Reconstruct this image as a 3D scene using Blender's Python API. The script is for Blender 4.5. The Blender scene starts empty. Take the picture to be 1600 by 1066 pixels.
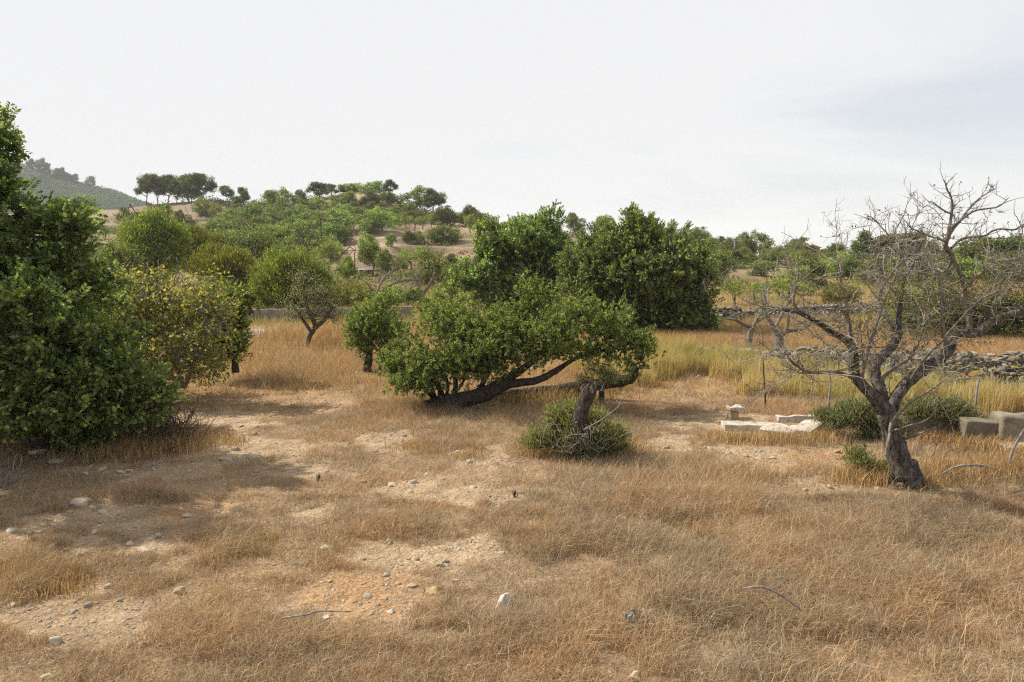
import bpy, math, random
import numpy as np
from math import radians, sin, cos, tan, atan, pi

C = bpy.context.scene.collection
F = 1156.0            # focal length in photo pixels (1600 wide)
HC = 2.8              # eye height
TP = radians(6.56)    # camera pitch
SUN = np.array([-0.86, 0.30, 0.0]); SUN /= np.linalg.norm(SUN)
SUN_EL = radians(46)
PHI = 0.6180339

# ------------------------------------------------------------------ noise
def _hash(ix, iy, s):
    h = (ix.astype(np.int64)*374761393 + iy.astype(np.int64)*668265263 + s*1274126177) & 0xffffffff
    h = ((h ^ (h >> 13))*1274126177) & 0xffffffff
    return ((h ^ (h >> 16)) & 0xffff)/65535.0
def vnoise(x, y, s=0):
    x = np.asarray(x, float); y = np.asarray(y, float)
    ix = np.floor(x); iy = np.floor(y); fx = x-ix; fy = y-iy
    fx = fx*fx*(3-2*fx); fy = fy*fy*(3-2*fy)
    a = _hash(ix, iy, s); b = _hash(ix+1, iy, s); c = _hash(ix, iy+1, s); d = _hash(ix+1, iy+1, s)
    return (a*(1-fx)+b*fx)*(1-fy) + (c*(1-fx)+d*fx)*fy
def fbm(x, y, s=0, o=4):
    t = 0; a = .5; k = 1.0; n = 0
    for i in range(o):
        t = t + a*vnoise(np.asarray(x)*k+17.3*i, np.asarray(y)*k-9.1*i, s+i); n += a; a *= .5; k *= 2.03
    return t/n
def sstep(a, b, x):
    t = np.clip((np.asarray(x, float)-a)/(b-a), 0, 1); return t*t*(3-2*t)

# ------------------------------------------------------------------ camera geometry
def P(px, py, d):
    cx = (px-800)/F; cy = (533-py)/F
    y = cos(TP)+sin(TP)*cy; z = -sin(TP)+cos(TP)*cy
    k = d/y
    return np.array([cx*k, d, HC+z*k])
def screen(x, y, z):
    z = z-HC
    zc = y*cos(TP)-z*sin(TP); up = y*sin(TP)+z*cos(TP)
    zc = np.maximum(zc, 1e-3)
    return 800+F*x/zc, 533-F*up/zc
def tel(row): return math.tan(math.atan((533-row)/F)-TP)

# ------------------------------------------------------------------ terrain
RC = [-600, 0, 150, 200, 250, 330, 380, 430, 480, 520, 565, 610, 650, 700, 760, 850, 950, 1100, 1150, 1300, 1420, 1700, 2300]
RR = [335, 335, 328, 325, 320, 312, 325, 322, 313, 306, 298, 308, 325, 342, 350, 362, 376, 394, 402, 405, 402, 398, 398]
RD = [190, 190, 190, 188, 186, 184, 180, 178, 175, 172, 170, 165, 160, 152, 145, 138, 130, 120, 115, 110, 110, 110, 110]
RH = [HC+d*tel(r) for r, d in zip(RR, RD)]
def H(x, y):
    x = np.asarray(x, float); y = np.asarray(y, float)
    yy = np.maximum(y, 1.0)
    c = 800+F*x/(yy*0.993)
    c = c + (fbm(x/22., y/22., 5, 3)-.5)*26*sstep(60, 120, y)
    hr = np.interp(c, RC, RH); dr = np.interp(c, RC, RD)
    y0 = 39.0
    s = np.clip((y-y0)/(dr-y0), 0, 1)
    p = np.interp(c, [-600, 300, 560, 900, 1150, 2300], [2.0, 2.0, 1.9, 1.7, 1.1, 1.1])
    h = hr*s**p
    # rounded crest
    over = np.clip((y-dr)/150., 0, 1)
    h = h*(1-over*over*(3-2*over)) 
    # old terraces
    st = 1.35
    q = h/st; fl = np.floor(q); fr = q-fl
    ht = (fl+sstep(.72, .98, fr))*st
    m = sstep(1.2, 2.4, h)*sstep(.35, .6, fbm(x/30., y/30., 9, 2))*.75*(1-sstep(.86, .96, s))
    h = h*(1-m)+ht*m
    h = h + (fbm(x/9., y/9., 11, 3)-.5)*1.0*sstep(40, 90, y)*(1-sstep(200, 400, y))
    near = 1-sstep(40, 70, y)
    h = h + near*((fbm(x/2.6, y/2.6, 21, 3)-.5)*.13 + (fbm(x/.42, y/.42, 31, 2)-.5)*.028)
    # ground behind the rubble wall is held up by it
    wy = np.interp(x, WALLX, WALLY)
    h = h + .22*sstep(0, .5, y-wy-.15)*sstep(4.0, 6.0, x)*(1-sstep(3.5, 9., y-wy))
    return h
WP = [P(px, py, 1) for px, py in ()]
def flat(px, row):
    a = P(px, row, 1.0); k = HC/(HC-a[2]); return a[0]*k, k
_w = [flat(px, r) for px, r in [(1000, 566), (1095, 573), (1180, 580), (1300, 592), (1440, 614), (1620, 634), (1760, 650)]]
WALLX = [a for a, b in _w]; WALLY = [b for a, b in _w]
def G(px, row):
    a = P(px, row, 1.0); dx = a[0]; dz = a[2]-HC
    t = np.concatenate([np.arange(2.5, 60, .05), np.arange(60, 260, .25)])
    z = HC+dz*t; h = H(dx*t, t); g = z-h
    i = np.where(g <= 0)[0]
    if len(i): k = i[0]
    else:
        el = (h-HC)/t; el[t > 215] = -9; el[t < 60] = -9; k = int(np.argmax(el))
    return np.array([dx*t[k], t[k], h[k]])
def on(x, y): return np.array([x, y, float(H(x, y))])

# ------------------------------------------------------------------ mesh building
class Geo:
    def __init__(s): s.V = []; s.T = []; s.Q = []; s.Cc = []; s.n = 0
    def add(s, V, T=None, Q=None, col=(1, 1, 1)):
        V = np.asarray(V, float).reshape(-1, 3)
        s.V.append(V)
        if T is not None and len(T): s.T.append(np.asarray(T, np.int64)+s.n)
        if Q is not None and len(Q): s.Q.append(np.asarray(Q, np.int64)+s.n)
        col = np.asarray(col, float)
        if col.ndim == 1: col = np.broadcast_to(col, (len(V), 3))
        s.Cc.append(col); s.n += len(V)
    def build(s, name, mat, parent=None, smooth=False, origin=None):
        V = np.concatenate(s.V) if s.V else np.zeros((0, 3))
        o = np.array(parent.location) if parent is not None else (np.zeros(3) if origin is None else np.asarray(origin, float))
        V = V-o
        T = np.concatenate(s.T) if s.T else np.zeros((0, 3), np.int64)
        Q = np.concatenate(s.Q) if s.Q else np.zeros((0, 4), np.int64)
        me = bpy.data.meshes.new(name)
        me.vertices.add(len(V)); me.vertices.foreach_set('co', V.astype(np.float32).ravel())
        me.loops.add(len(T)*3+len(Q)*4)
        me.loops.foreach_set('vertex_index', np.concatenate([T.ravel(), Q.ravel()]).astype(np.int32))
        me.polygons.add(len(T)+len(Q))
        ls = np.concatenate([np.arange(len(T))*3, len(T)*3+np.arange(len(Q))*4]).astype(np.int32)
        me.polygons.foreach_set('loop_start', ls)
        if smooth: me.polygons.foreach_set('use_smooth', np.ones(len(ls), bool))
        me.update(calc_edges=True)
        cc = np.concatenate(s.Cc); ca = np.ones((len(V), 4), np.float32); ca[:, :3] = cc
        at = me.attributes.new('Col', 'FLOAT_COLOR', 'POINT'); at.data.foreach_set('color', ca.ravel())
        me.materials.append(mat)
        ob = bpy.data.objects.new(name, me); C.objects.link(ob)
        if parent is not None: ob.parent = parent
        else: ob.location = o
        return ob
def tag(o, label=None, cat=None, group=None, kind=None):
    if label: o['label'] = label
    if cat: o['category'] = cat
    if group: o['group'] = group
    if kind: o['kind'] = kind
    return o
def empty(name, loc, label, cat, group=None):
    o = bpy.data.objects.new(name, None); C.objects.link(o); o.location = tuple(float(v) for v in loc)
    o.empty_display_size = .2
    return tag(o, label, cat, group)
def nrm(v):
    v = np.asarray(v, float); return v/np.maximum(np.linalg.norm(v, axis=-1, keepdims=True), 1e-9)

def tube(g, pts, rad, sides=5, col=(1, 1, 1), rough=0.0, rng=None, cap=True):
    pts = np.asarray(pts, float); rad = np.asarray(rad, float); n = len(pts)
    tg = nrm(np.gradient(pts, axis=0))
    m = np.abs(tg).mean(0); ref = np.zeros(3); ref[int(np.argmin(m))] = 1
    u = nrm(np.cross(tg, ref)); v = np.cross(tg, u)
    a = np.arange(sides)/sides*2*pi
    R = rad[:, None]*np.ones((1, sides))
    if rough and rng is not None: R = R*(1+rough*(rng.random((n, sides))-.5)*2)
    V = pts[:, None]+R[..., None]*(np.cos(a)[None, :, None]*u[:, None]+np.sin(a)[None, :, None]*v[:, None])
    i = np.arange(n-1)[:, None]*sides; j = np.arange(sides)[None]; j2 = (j+1) % sides
    Q = np.stack([i+j, i+j2, i+sides+j2, i+sides+j], -1).reshape(-1, 4)
    V = V.reshape(-1, 3)
    T = None
    if cap:
        V = np.concatenate([V, pts[-1:]+tg[-1:]*rad[-1]*.3]); k = len(V)-1; b = (n-1)*sides
        T = np.stack([b+np.arange(sides), b+(np.arange(sides)+1) % sides, np.full(sides, k)], -1)
    g.add(V, T, Q, col)
def curve(a, b, rng, n=5, bend=.15, up=.0):
    a = np.asarray(a, float); b = np.asarray(b, float); t = np.linspace(0, 1, n)[:, None]
    L = np.linalg.norm(b-a); off = rng.normal(size=3)*bend*L; off[2] += up*L
    p = a*(1-t)+b*t + off*(4*t*(1-t))*.5
    w = rng.normal(size=(n, 3))*L*.025; w[0] = 0; w[-1] = 0
    return p+w
def smooth_poly(pts, rad, m=4):
    pts = np.asarray(pts, float); rad = np.asarray(rad, float); n = len(pts)
    if n < 3: 
        t = np.linspace(0, n-1, (n-1)*m+1)
        return np.stack([np.interp(t, np.arange(n), pts[:, k]) for k in range(3)], 1), np.interp(t, np.arange(n), rad)
    e = np.concatenate([[2*pts[0]-pts[1]], pts, [2*pts[-1]-pts[-2]]])
    out = []
    for i in range(1, n):
        p0, p1, p2, p3 = e[i-1], e[i], e[i+1], e[i+2]
        for k in range(m):
            t = k/m
            out.append(.5*((2*p1)+(-p0+p2)*t+(2*p0-5*p1+4*p2-p3)*t*t+(-p0+3*p1-3*p2+p3)*t**3))
    out.append(pts[-1])
    t = np.linspace(0, n-1, (n-1)*m+1)
    return np.array(out), np.interp(t, np.arange(n), rad)

def leaves(g, pos, d, L, W, col, rng, fold=.2):
    n = len(pos); d = nrm(d)
    s = nrm(np.cross(d, rng.normal(size=(n, 3)))); nn = np.cross(s, d)
    L = np.broadcast_to(np.asarray(L, float), (n,))[:, None]; W = np.broadcast_to(np.asarray(W, float), (n,))[:, None]
    V = np.stack([pos, pos+d*L*.5+s*W*.5+nn*W*fold, pos+d*L-nn*L*.12, pos+d*L*.5-s*W*.5+nn*W*fold], 1)
    i = np.arange(n)*4
    Q = np.stack([i, i+3, i+2, i+1], -1)
    g.add(V.reshape(-1, 3), None, Q, np.repeat(col, 4, 0))
def blades(g, p, h, w, lean, col, rng, seg=2):
    n = len(p); a = rng.random(n)*2*pi
    s = np.stack([np.cos(a), np.sin(a), np.zeros(n)], 1)
    h = h[:, None]; w = np.broadcast_to(w, (n,))[:, None]
    up = np.array([0, 0, 1.])
    c = np.repeat(col, 3 if seg == 1 else 5, 0)
    if seg == 1:
        V = np.stack([p-s*w*.5, p+s*w*.5, p+up*h+lean*h], 1); i = np.arange(n)*3
        g.add(V.reshape(-1, 3), np.stack([i, i+1, i+2], -1), None, c)
    else:
        m = p+up*h*.55+lean*h*.25
        V = np.stack([p-s*w*.5, p+s*w*.5, m+s*w*.42, m-s*w*.42, p+up*h*(1-.25*np.linalg.norm(lean, axis=1, keepdims=True))+lean*h], 1)
        i = np.arange(n)*5
        g.add(V.reshape(-1, 3), np.stack([i+3, i+2, i+4], -1), np.stack([i, i+1, i+2, i+3], -1), c)

def pal(rng, n, cols, wts, jit=.18):
    cols = np.asarray(cols, float); wts = np.asarray(wts, float); wts /= wts.sum()
    k = rng.choice(len(cols), n, p=wts)
    return np.clip(cols[k]*(1+rng.normal(size=(n, 1))*jit)*(1+rng.normal(size=(n, 3))*jit*.25), .004, .9)

# ------------------------------------------------------------------ materials
def newmat(name):
    m = bpy.data.materials.new(name); m.use_nodes = True; nt = m.node_tree; nt.nodes.clear()
    return m, nt, nt.nodes, nt.links
def N(nodes, t, **kw):
    n = nodes.new(t)
    for k, v in kw.items():
        if k.startswith('i_'):
            n.inputs[k[2:].replace('_', ' ')].default_value = v
        else: setattr(n, k, v)
    return n
def leafmat(name, trans=.35, rough=.5, spec=.3, tint=(1.5, 1.6, .7), jitter=.12):
    m, nt, n, l = newmat(name)
    a = N(n, 'ShaderNodeAttribute', attribute_name='Col')
    oi = N(n, 'ShaderNodeObjectInfo')
    hs = N(n, 'ShaderNodeHueSaturation')
    mr = N(n, 'ShaderNodeMapRange'); mr.inputs['To Min'].default_value = 1-jitter*1.6; mr.inputs['To Max'].default_value = 1+jitter*1.6
    mh = N(n, 'ShaderNodeMapRange'); mh.inputs['To Min'].default_value = .5-jitter*.16; mh.inputs['To Max'].default_value = .5+jitter*.02
    l.new(oi.outputs['Random'], mr.inputs['Value']); l.new(oi.outputs['Random'], mh.inputs['Value'])
    l.new(a.outputs['Color'], hs.inputs['Color']); l.new(mr.outputs[0], hs.inputs['Value']); l.new(mh.outputs[0], hs.inputs['Hue'])
    p = N(n, 'ShaderNodeBsdfPrincipled'); p.inputs['Roughness'].default_value = rough
    p.inputs['Specular IOR Level'].default_value = spec
    t = N(n, 'ShaderNodeBsdfTranslucent')
    mx = N(n, 'ShaderNodeVectorMath', operation='MULTIPLY'); mx.inputs[1].default_value = tint
    l.new(hs.outputs[0], p.inputs['Base Color']); l.new(hs.outputs[0], mx.inputs[0]); l.new(mx.outputs[0], t.inputs['Color'])
    ms = N(n, 'ShaderNodeMixShader'); ms.inputs[0].default_value = trans
    l.new(p.outputs[0], ms.inputs[1]); l.new(t.outputs[0], ms.inputs[2])
    o = N(n, 'ShaderNodeOutputMaterial'); l.new(ms.outputs[0], o.inputs['Surface'])
    return m
def barkmat(name, c1, c2, scale=18, bump=.6, lichen=None):
    m, nt, n, l = newmat(name)
    tc = N(n, 'ShaderNodeTexCoord')
    mp = N(n, 'ShaderNodeMapping'); mp.inputs['Scale'].default_value = (1, 1, .35)
    l.new(tc.outputs['Object'], mp.inputs['Vector'])
    no = N(n, 'ShaderNodeTexNoise'); no.inputs['Scale'].default_value = scale; no.inputs['Detail'].default_value = 8; no.inputs['Roughness'].default_value = .7
    l.new(mp.outputs[0], no.inputs['Vector'])
    vo = N(n, 'ShaderNodeTexVoronoi'); vo.feature = 'DISTANCE_TO_EDGE'; vo.inputs['Scale'].default_value = scale*1.6
    l.new(mp.outputs[0], vo.inputs['Vector'])
    r = N(n, 'ShaderNodeValToRGB'); r.color_ramp.elements[0].color = (*c1, 1); r.color_ramp.elements[1].color = (*c2, 1)
    r.color_ramp.elements[0].position = .38; r.color_ramp.elements[1].position = .66
    l.new(no.outputs[0], r.inputs[0])
    a = N(n, 'ShaderNodeAttribute', attribute_name='Col')
    mu = N(n, 'ShaderNodeVectorMath', operation='MULTIPLY'); l.new(r.outputs[0], mu.inputs[0]); l.new(a.outputs['Color'], mu.inputs[1])
    p = N(n, 'ShaderNodeBsdfPrincipled'); p.inputs['Roughness'].default_value = .9; p.inputs['Specular IOR Level'].default_value = .15
    l.new(mu.outputs[0], p.inputs['Base Color'])
    ad = N(n, 'ShaderNodeMath', operation='MULTIPLY_ADD'); ad.inputs[1].default_value = .6
    l.new(vo.outputs['Distance'], ad.inputs[0]); l.new(no.outputs[0], ad.inputs[2])
    b = N(n, 'ShaderNodeBump'); b.inputs['Strength'].default_value = bump; b.inputs['Distance'].default_value = .03
    l.new(ad.outputs[0], b.inputs['Height']); l.new(b.outputs[0], p.inputs['Normal'])
    o = N(n, 'ShaderNodeOutputMaterial'); l.new(p.outputs[0], o.inputs['Surface'])
    return m
def stonemat(name, c1, c2, scale=9, bump=.5, dark=(.16, .14, .12)):
    m, nt, n, l = newmat(name)
    tc = N(n, 'ShaderNodeTexCoord')
    no = N(n, 'ShaderNodeTexNoise'); no.inputs['Scale'].default_value = scale; no.inputs['Detail'].default_value = 9; no.inputs['Roughness'].default_value = .68
    l.new(tc.outputs['Object'], no.inputs['Vector'])
    r = N(n, 'ShaderNodeValToRGB'); e = r.color_ramp.elements
    e[0].color = (*dark, 1); e[0].position = .3; e[1].color = (*c2, 1); e[1].position = .72
    k = e.new(.45); k.color = (*c1, 1)
    l.new(no.outputs[0], r.inputs[0])
    a = N(n, 'ShaderNodeAttribute', attribute_name='Col')
    mu = N(n, 'ShaderNodeVectorMath', operation='MULTIPLY'); l.new(r.outputs[0], mu.inputs[0]); l.new(a.outputs['Color'], mu.inputs[1])
    n2 = N(n, 'ShaderNodeTexNoise'); n2.inputs['Scale'].default_value = scale*5; n2.inputs['Detail'].default_value = 6
    l.new(tc.outputs['Object'], n2.inputs['Vector'])
    p = N(n, 'ShaderNodeBsdfPrincipled'); p.inputs['Roughness'].default_value = .92; p.inputs['Specular IOR Level'].default_value = .2
    l.new(mu.outputs[0], p.inputs['Base Color'])
    b = N(n, 'ShaderNodeBump'); b.inputs['Strength'].default_value = bump; b.inputs['Distance'].default_value = .012
    l.new(n2.outputs[0], b.inputs['Height'])
    b2 = N(n, 'ShaderNodeBump'); b2.inputs['Strength'].default_value = bump; b2.inputs['Distance'].default_value = .04
    l.new(no.outputs[0], b2.inputs['Height']); l.new(b.outputs[0], b2.inputs['Normal']); l.new(b2.outputs[0], p.inputs['Normal'])
    o = N(n, 'ShaderNodeOutputMaterial'); l.new(p.outputs[0], o.inputs['Surface'])
    return m
def groundmat():
    m, nt, n, l = newmat('dry_soil')
    ge = N(n, 'ShaderNodeNewGeometry')
    a = N(n, 'ShaderNodeAttribute', attribute_name='Col')
    def noise(sc, det=6, ro=.6, off=0):
        mp = N(n, 'ShaderNodeMapping'); mp.inputs['Location'].default_value = (off, off*1.7, 0)
        l.new(ge.outputs['Position'], mp.inputs['Vector'])
        x = N(n, 'ShaderNodeTexNoise'); x.inputs['Scale'].default_value = sc; x.inputs['Detail'].default_value = det; x.inputs['Roughness'].default_value = ro
        l.new(mp.outputs[0], x.inputs['Vector']); return x.outputs[0]
    def ramp(src, stops):
        r = N(n, 'ShaderNodeValToRGB'); e = r.color_ramp.elements
        while len(e) < len(stops): e.new(.5)
        for k, (p_, c_) in enumerate(stops): e[k].position = p_; e[k].color = (*c_, 1)
        l.new(src, r.inputs[0]); return r.outputs[0]
    fine = ramp(noise(26, 8, .75), [(.3, (.55, .53, .52)), (.5, (1, 1, 1)), (.68, (1.45, 1.42, 1.35))])
    mid = ramp(noise(2.3, 5, .6, 9), [(.35, (.8, .78, .74)), (.62, (1.16, 1.15, 1.12))])
    big = ramp(noise(.11, 5, .6, 3), [(.35, (.86, .84, .82)), (.65, (1.1, 1.1, 1.1))])
    m1 = N(n, 'ShaderNodeVectorMath', operation='MULTIPLY'); l.new(a.outputs['Color'], m1.inputs[0]); l.new(fine, m1.inputs[1])
    m2 = N(n, 'ShaderNodeVectorMath', operation='MULTIPLY'); l.new(m1.outputs[0], m2.inputs[0]); l.new(mid, m2.inputs[1])
    m3 = N(n, 'ShaderNodeVectorMath', operation='MULTIPLY'); l.new(m2.outputs[0], m3.inputs[0]); l.new(big, m3.inputs[1])
    p = N(n, 'ShaderNodeBsdfPrincipled'); p.inputs['Roughness'].default_value = .95; p.inputs['Specular IOR Level'].default_value = .1
    l.new(m3.outputs[0], p.inputs['Base Color'])
    b = N(n, 'ShaderNodeBump'); b.inputs['Strength'].default_value = .9; b.inputs['Distance'].default_value = .03
    l.new(noise(40, 8, .75, 5), b.inputs['Height'])
    b2 = N(n, 'ShaderNodeBump'); b2.inputs['Strength'].default_value = .8; b2.inputs['Distance'].default_value = .5
    l.new(noise(.8, 6, .7, 15), b2.inputs['Height']); l.new(b.outputs[0], b2.inputs['Normal'])
    l.new(b2.outputs[0], p.inputs['Normal'])
    o = N(n, 'ShaderNodeOutputMaterial'); l.new(p.outputs[0], o.inputs['Surface'])
    return m
M = {}
M['carob'] = leafmat('carob_leaf', .42, .48, .4)
M['soft'] = leafmat('soft_leaf', .38, .6, .2)
M['fig'] = leafmat('fig_leaf', .45, .55, .2, (1.4, 1.35, .6))
M['grass'] = leafmat('dry_grass', .28, .7, .12, (1.25, 1.2, 1.0), 0)
M['ggrass'] = leafmat('green_grass', .35, .65, .15, (1.4, 1.4, .8), 0)
M['far'] = leafmat('distant_leaf', .30, .7, .1, (1.4, 1.5, .8), .22)
M['bark'] = barkmat('grey_brown_bark', (.035, .028, .022), (.17, .14, .115))
M['darkbark'] = barkmat('dark_bark', (.018, .014, .012), (.10, .08, .065), 22)
M['almond'] = barkmat('cracked_almond_bark', (.020, .016, .014), (.22, .19, .16), 24, 1.0)
M['twig'] = barkmat('pale_twig_bark', (.17, .15, .13), (.36, .33, .29), 30, .3)
M['deadwood'] = barkmat('weathered_stump_wood', (.022, .017, .014), (.15, .115, .09), 30, .9)
M['stone'] = stonemat('pale_limestone', (.42, .37, .30), (.62, .57, .49))
M['wallstone'] = stonemat('rubble_limestone', (.30, .28, .25), (.48, .45, .40), 6)
M['concrete'] = stonemat('grey_wall_render', (.21, .18, .14), (.29, .25, .2), 3, .3, (.15, .12, .09))
M['asphalt'] = stonemat('pale_worn_road', (.30, .30, .30), (.40, .40, .40), 2, .2, (.26, .26, .26))
M['soil'] = groundmat()
def plain(name, col, rough=.8):
    m, nt, n, l = newmat(name)
    tc = N(n, 'ShaderNodeTexCoord'); no = N(n, 'ShaderNodeTexNoise'); no.inputs['Scale'].default_value = 4
    l.new(tc.outputs['Object'], no.inputs['Vector'])
    r = N(n, 'ShaderNodeValToRGB'); r.color_ramp.elements[0].color = (*[c*.75 for c in col], 1); r.color_ramp.elements[1].color = (*[min(1, c*1.2) for c in col], 1)
    l.new(no.outputs[0], r.inputs[0])
    p = N(n, 'ShaderNodeBsdfPrincipled'); p.inputs['Roughness'].default_value = rough; l.new(r.outputs[0], p.inputs['Base Color'])
    o = N(n, 'ShaderNodeOutputMaterial'); l.new(p.outputs[0], o.inputs['Surface']); return m

# ------------------------------------------------------------------ world, sun, camera
def make_world():
    w = bpy.data.worlds.new('World'); bpy.context.scene.world = w; w.use_nodes = True; w.cycles.sampling_method = 'NONE'
    nt = w.node_tree; n = nt.nodes; l = nt.links; n.clear()
    sky = N(n, 'ShaderNodeTexSky', sky_type='NISHITA'); sky.sun_disc = False
    sky.sun_elevation = SUN_EL; sky.sun_rotation = math.atan2(SUN[0], SUN[1]); sky.air_density = 1.0; sky.dust_density = 1.2; sky.ozone_density = 1.0
    sk = N(n, 'ShaderNodeVectorMath', operation='SCALE'); sk.inputs['Scale'].default_value = SKYS
    l.new(sky.outputs[0], sk.inputs[0])
    tc = N(n, 'ShaderNodeTexCoord')
    # high thin cloud veil, denser towards the sun side, seen as a layer overhead
    sp = N(n, 'ShaderNodeSeparateXYZ'); l.new(tc.outputs['Generated'], sp.inputs[0])
    zz = N(n, 'ShaderNodeMath', operation='MAXIMUM'); l.new(sp.outputs['Z'], zz.inputs[0]); zz.inputs[1].default_value = 0.0
    za = N(n, 'ShaderNodeMath', operation='ADD'); l.new(zz.outputs[0], za.inputs[0]); za.inputs[1].default_value = .12
    dx = N(n, 'ShaderNodeMath', operation='DIVIDE'); l.new(sp.outputs['X'], dx.inputs[0]); l.new(za.outputs[0], dx.inputs[1])
    dy = N(n, 'ShaderNodeMath', operation='DIVIDE'); l.new(sp.outputs['Y'], dy.inputs[0]); l.new(za.outputs[0], dy.inputs[1])
    cb = N(n, 'ShaderNodeCombineXYZ'); l.new(dx.outputs[0], cb.inputs['X']); l.new(dy.outputs[0], cb.inputs['Y'])
    mp = N(n, 'ShaderNodeMapping'); mp.inputs['Scale'].default_value = (.55, 1.0, 1); mp.inputs['Rotation'].default_value = (0, 0, .5); mp.inputs['Location'].default_value = (3.1, 1.4, 0)
    l.new(cb.outputs[0], mp.inputs['Vector'])
    no = N(n, 'ShaderNodeTexNoise'); no.inputs['Scale'].default_value = .8; no.inputs['Detail'].default_value = 8; no.inputs['Roughness'].default_value = .58; no.inputs['Distortion'].default_value = .6
    l.new(mp.outputs[0], no.inputs['Vector'])
    dt = N(n, 'ShaderNodeVectorMath', operation='DOT_PRODUCT'); l.new(tc.outputs['Generated'], dt.inputs[0])
    dt.inputs[1].default_value = (-.8, .3, .35)
    su = N(n, 'ShaderNodeMath', operation='MULTIPLY_ADD'); su.inputs[1].default_value = .5; l.new(dt.outputs['Value'], su.inputs[0]); l.new(no.outputs[0], su.inputs[2])
    r = N(n, 'ShaderNodeMapRange'); r.interpolation_type = 'SMOOTHSTEP'
    r.inputs['From Min'].default_value = .24; r.inputs['From Max'].default_value = .66; r.inputs['To Min'].default_value = .56; r.inputs['To Max'].default_value = .985
    l.new(su.outputs[0], r.inputs['Value'])
    mx = N(n, 'ShaderNodeMix', data_type='RGBA'); mx.clamp_factor = True
    l.new(r.outputs[0], mx.inputs['Factor']); l.new(sk.outputs[0], mx.inputs['A']); mx.inputs['B'].default_value = (CLOUD[0], CLOUD[1], CLOUD[2], 1)
    bg = N(n, 'ShaderNodeBackground'); bg.inputs['Strength'].default_value = 1.0
    l.new(mx.outputs['Result'], bg.inputs['Color'])
    o = N(n, 'ShaderNodeOutputWorld'); l.new(bg.outputs[0], o.inputs['Surface'])
    sun = bpy.data.lights.new('sun', 'SUN'); sun.energy = 5.0; sun.angle = radians(.7); sun.color = (1, .93, .82)
    so = bpy.data.objects.new('sun', sun); C.objects.link(so)
    from mathutils import Vector
    dv = Vector((SUN[0]*cos(SUN_EL), SUN[1]*cos(SUN_EL), sin(SUN_EL)))
    so.rotation_euler = dv.to_track_quat('Z', 'Y').to_euler(); so.location = (-30, 20, 60)
    cam = bpy.data.cameras.new('camera'); cam.sensor_width = 36; cam.lens = 36*F/1600; cam.clip_end = 20000; cam.clip_start = .1
    co = bpy.data.objects.new('camera', cam); C.objects.link(co); co.location = (0, 0, HC); co.rotation_euler = (pi/2-TP, 0, 0)
    sc = bpy.context.scene; sc.camera = co
    sc.view_settings.view_transform = 'Standard'; sc.view_settings.look = 'None'; sc.view_settings.exposure = EXPO; sc.view_settings.gamma = 1
    sc.cycles.use_denoising = False; sc.cycles.sample_clamp_indirect = 4; sc.cycles.filter_width = 1.2; sc.cycles.max_bounces = 6; sc.cycles.diffuse_bounces = 3; sc.cycles.transmission_bounces = 4; sc.cycles.volume_bounces = 2
HAZE = True; SKYS = .10; CLOUD = (.70, .708, .724); EXPO = 0.32
make_world()

# ------------------------------------------------------------------ ground sheet
BARE = [(545, 925, 150, 40, 'o'), (285, 795, 60, 14, 'o'), (1310, 715, 90, 20, 'o'), (640, 870, 110, 30, 't'), (740, 860, 60, 22, 't'),
        (370, 705, 120, 16, 't'), (220, 735, 180, 14, 't'), (150, 830, 140, 40, 't'), (110, 970, 130, 45, 't'), (430, 700, 80, 16, 't'),
        (500, 625, 60, 18, 't'), (350, 655, 90, 22, 't'), (1130, 660, 120, 14, 't'), (1210, 710, 110, 25, 't'), (760, 715, 70, 16, 't'),
        (620, 690, 80, 12, 't'), (720, 775, 120, 18, 't'), (1040, 690, 60, 14, 't'), (700, 1000, 60, 16, 't'), (783, 948, 26, 16, 't'), (783, 950, 26, 16, 't'), (560, 600, 40, 14, 't'), (480, 800, 60, 12, 't'),
        (1340, 760, 120, 12, 't'), (1500, 770, 90, 10, 't'), (640, 760, 70, 14, 't'), (470, 735, 90, 14, 't')]
DENSE = [(45, 905, 75, 40), (380, 850, 60, 30), (100, 830, 60, 16), (330, 880, 40, 20), (700, 690, 60, 18), (620, 830, 70, 20), (900, 830, 90, 40), (1180, 740, 60, 20),
         (1050, 780, 150, 40), (800, 1000, 200, 50), (350, 1000, 160, 40), (1250, 930, 260, 80), (1400, 830, 180, 30), (500, 580, 110, 40), (640, 640, 50, 14), (420, 600, 60, 12),
         (260, 770, 80, 10), (840, 660, 90, 14), (180, 850, 50, 20), (600, 620, 60, 14)]
def masks(x, y, z):
    px, py = screen(x, y, z)
    px = px + (fbm(x/.5, y/.5, 61, 3)-.5)*90; py = py+(fbm(x/.5, y/.5, 71, 3)-.5)*40
    bt = np.zeros(np.shape(x)); bo = np.zeros(np.shape(x)); de = np.zeros(np.shape(x))
    for a, b, rx, ry, k in BARE:
        v = np.exp(-(((px-a)/rx)**2+((py-b)/ry)**2)*1.2)
        if k == 'o': bo = np.maximum(bo, v)
        bt = np.maximum(bt, v)
    for a, b, rx, ry in DENSE:
        de = np.maximum(de, np.exp(-(((px-a)/rx)**2+((py-b)/ry)**2)*1.2))
    w_ = (fbm(x/.23, y/.23, 131, 4)-.5)*1.1
    bt = sstep(.2, .65, bt+w_*sstep(.05, .3, bt)); bo = sstep(.2, .8, bo+w_*sstep(.05, .3, bo)); de = sstep(.12, .7, de+w_*sstep(.05, .3, de))
    return bt, bo, de
def mix(a, b, t):
    t = np.asarray(t)[..., None]; return np.asarray(a, float)*(1-t)+np.asarray(b, float)*t
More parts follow.
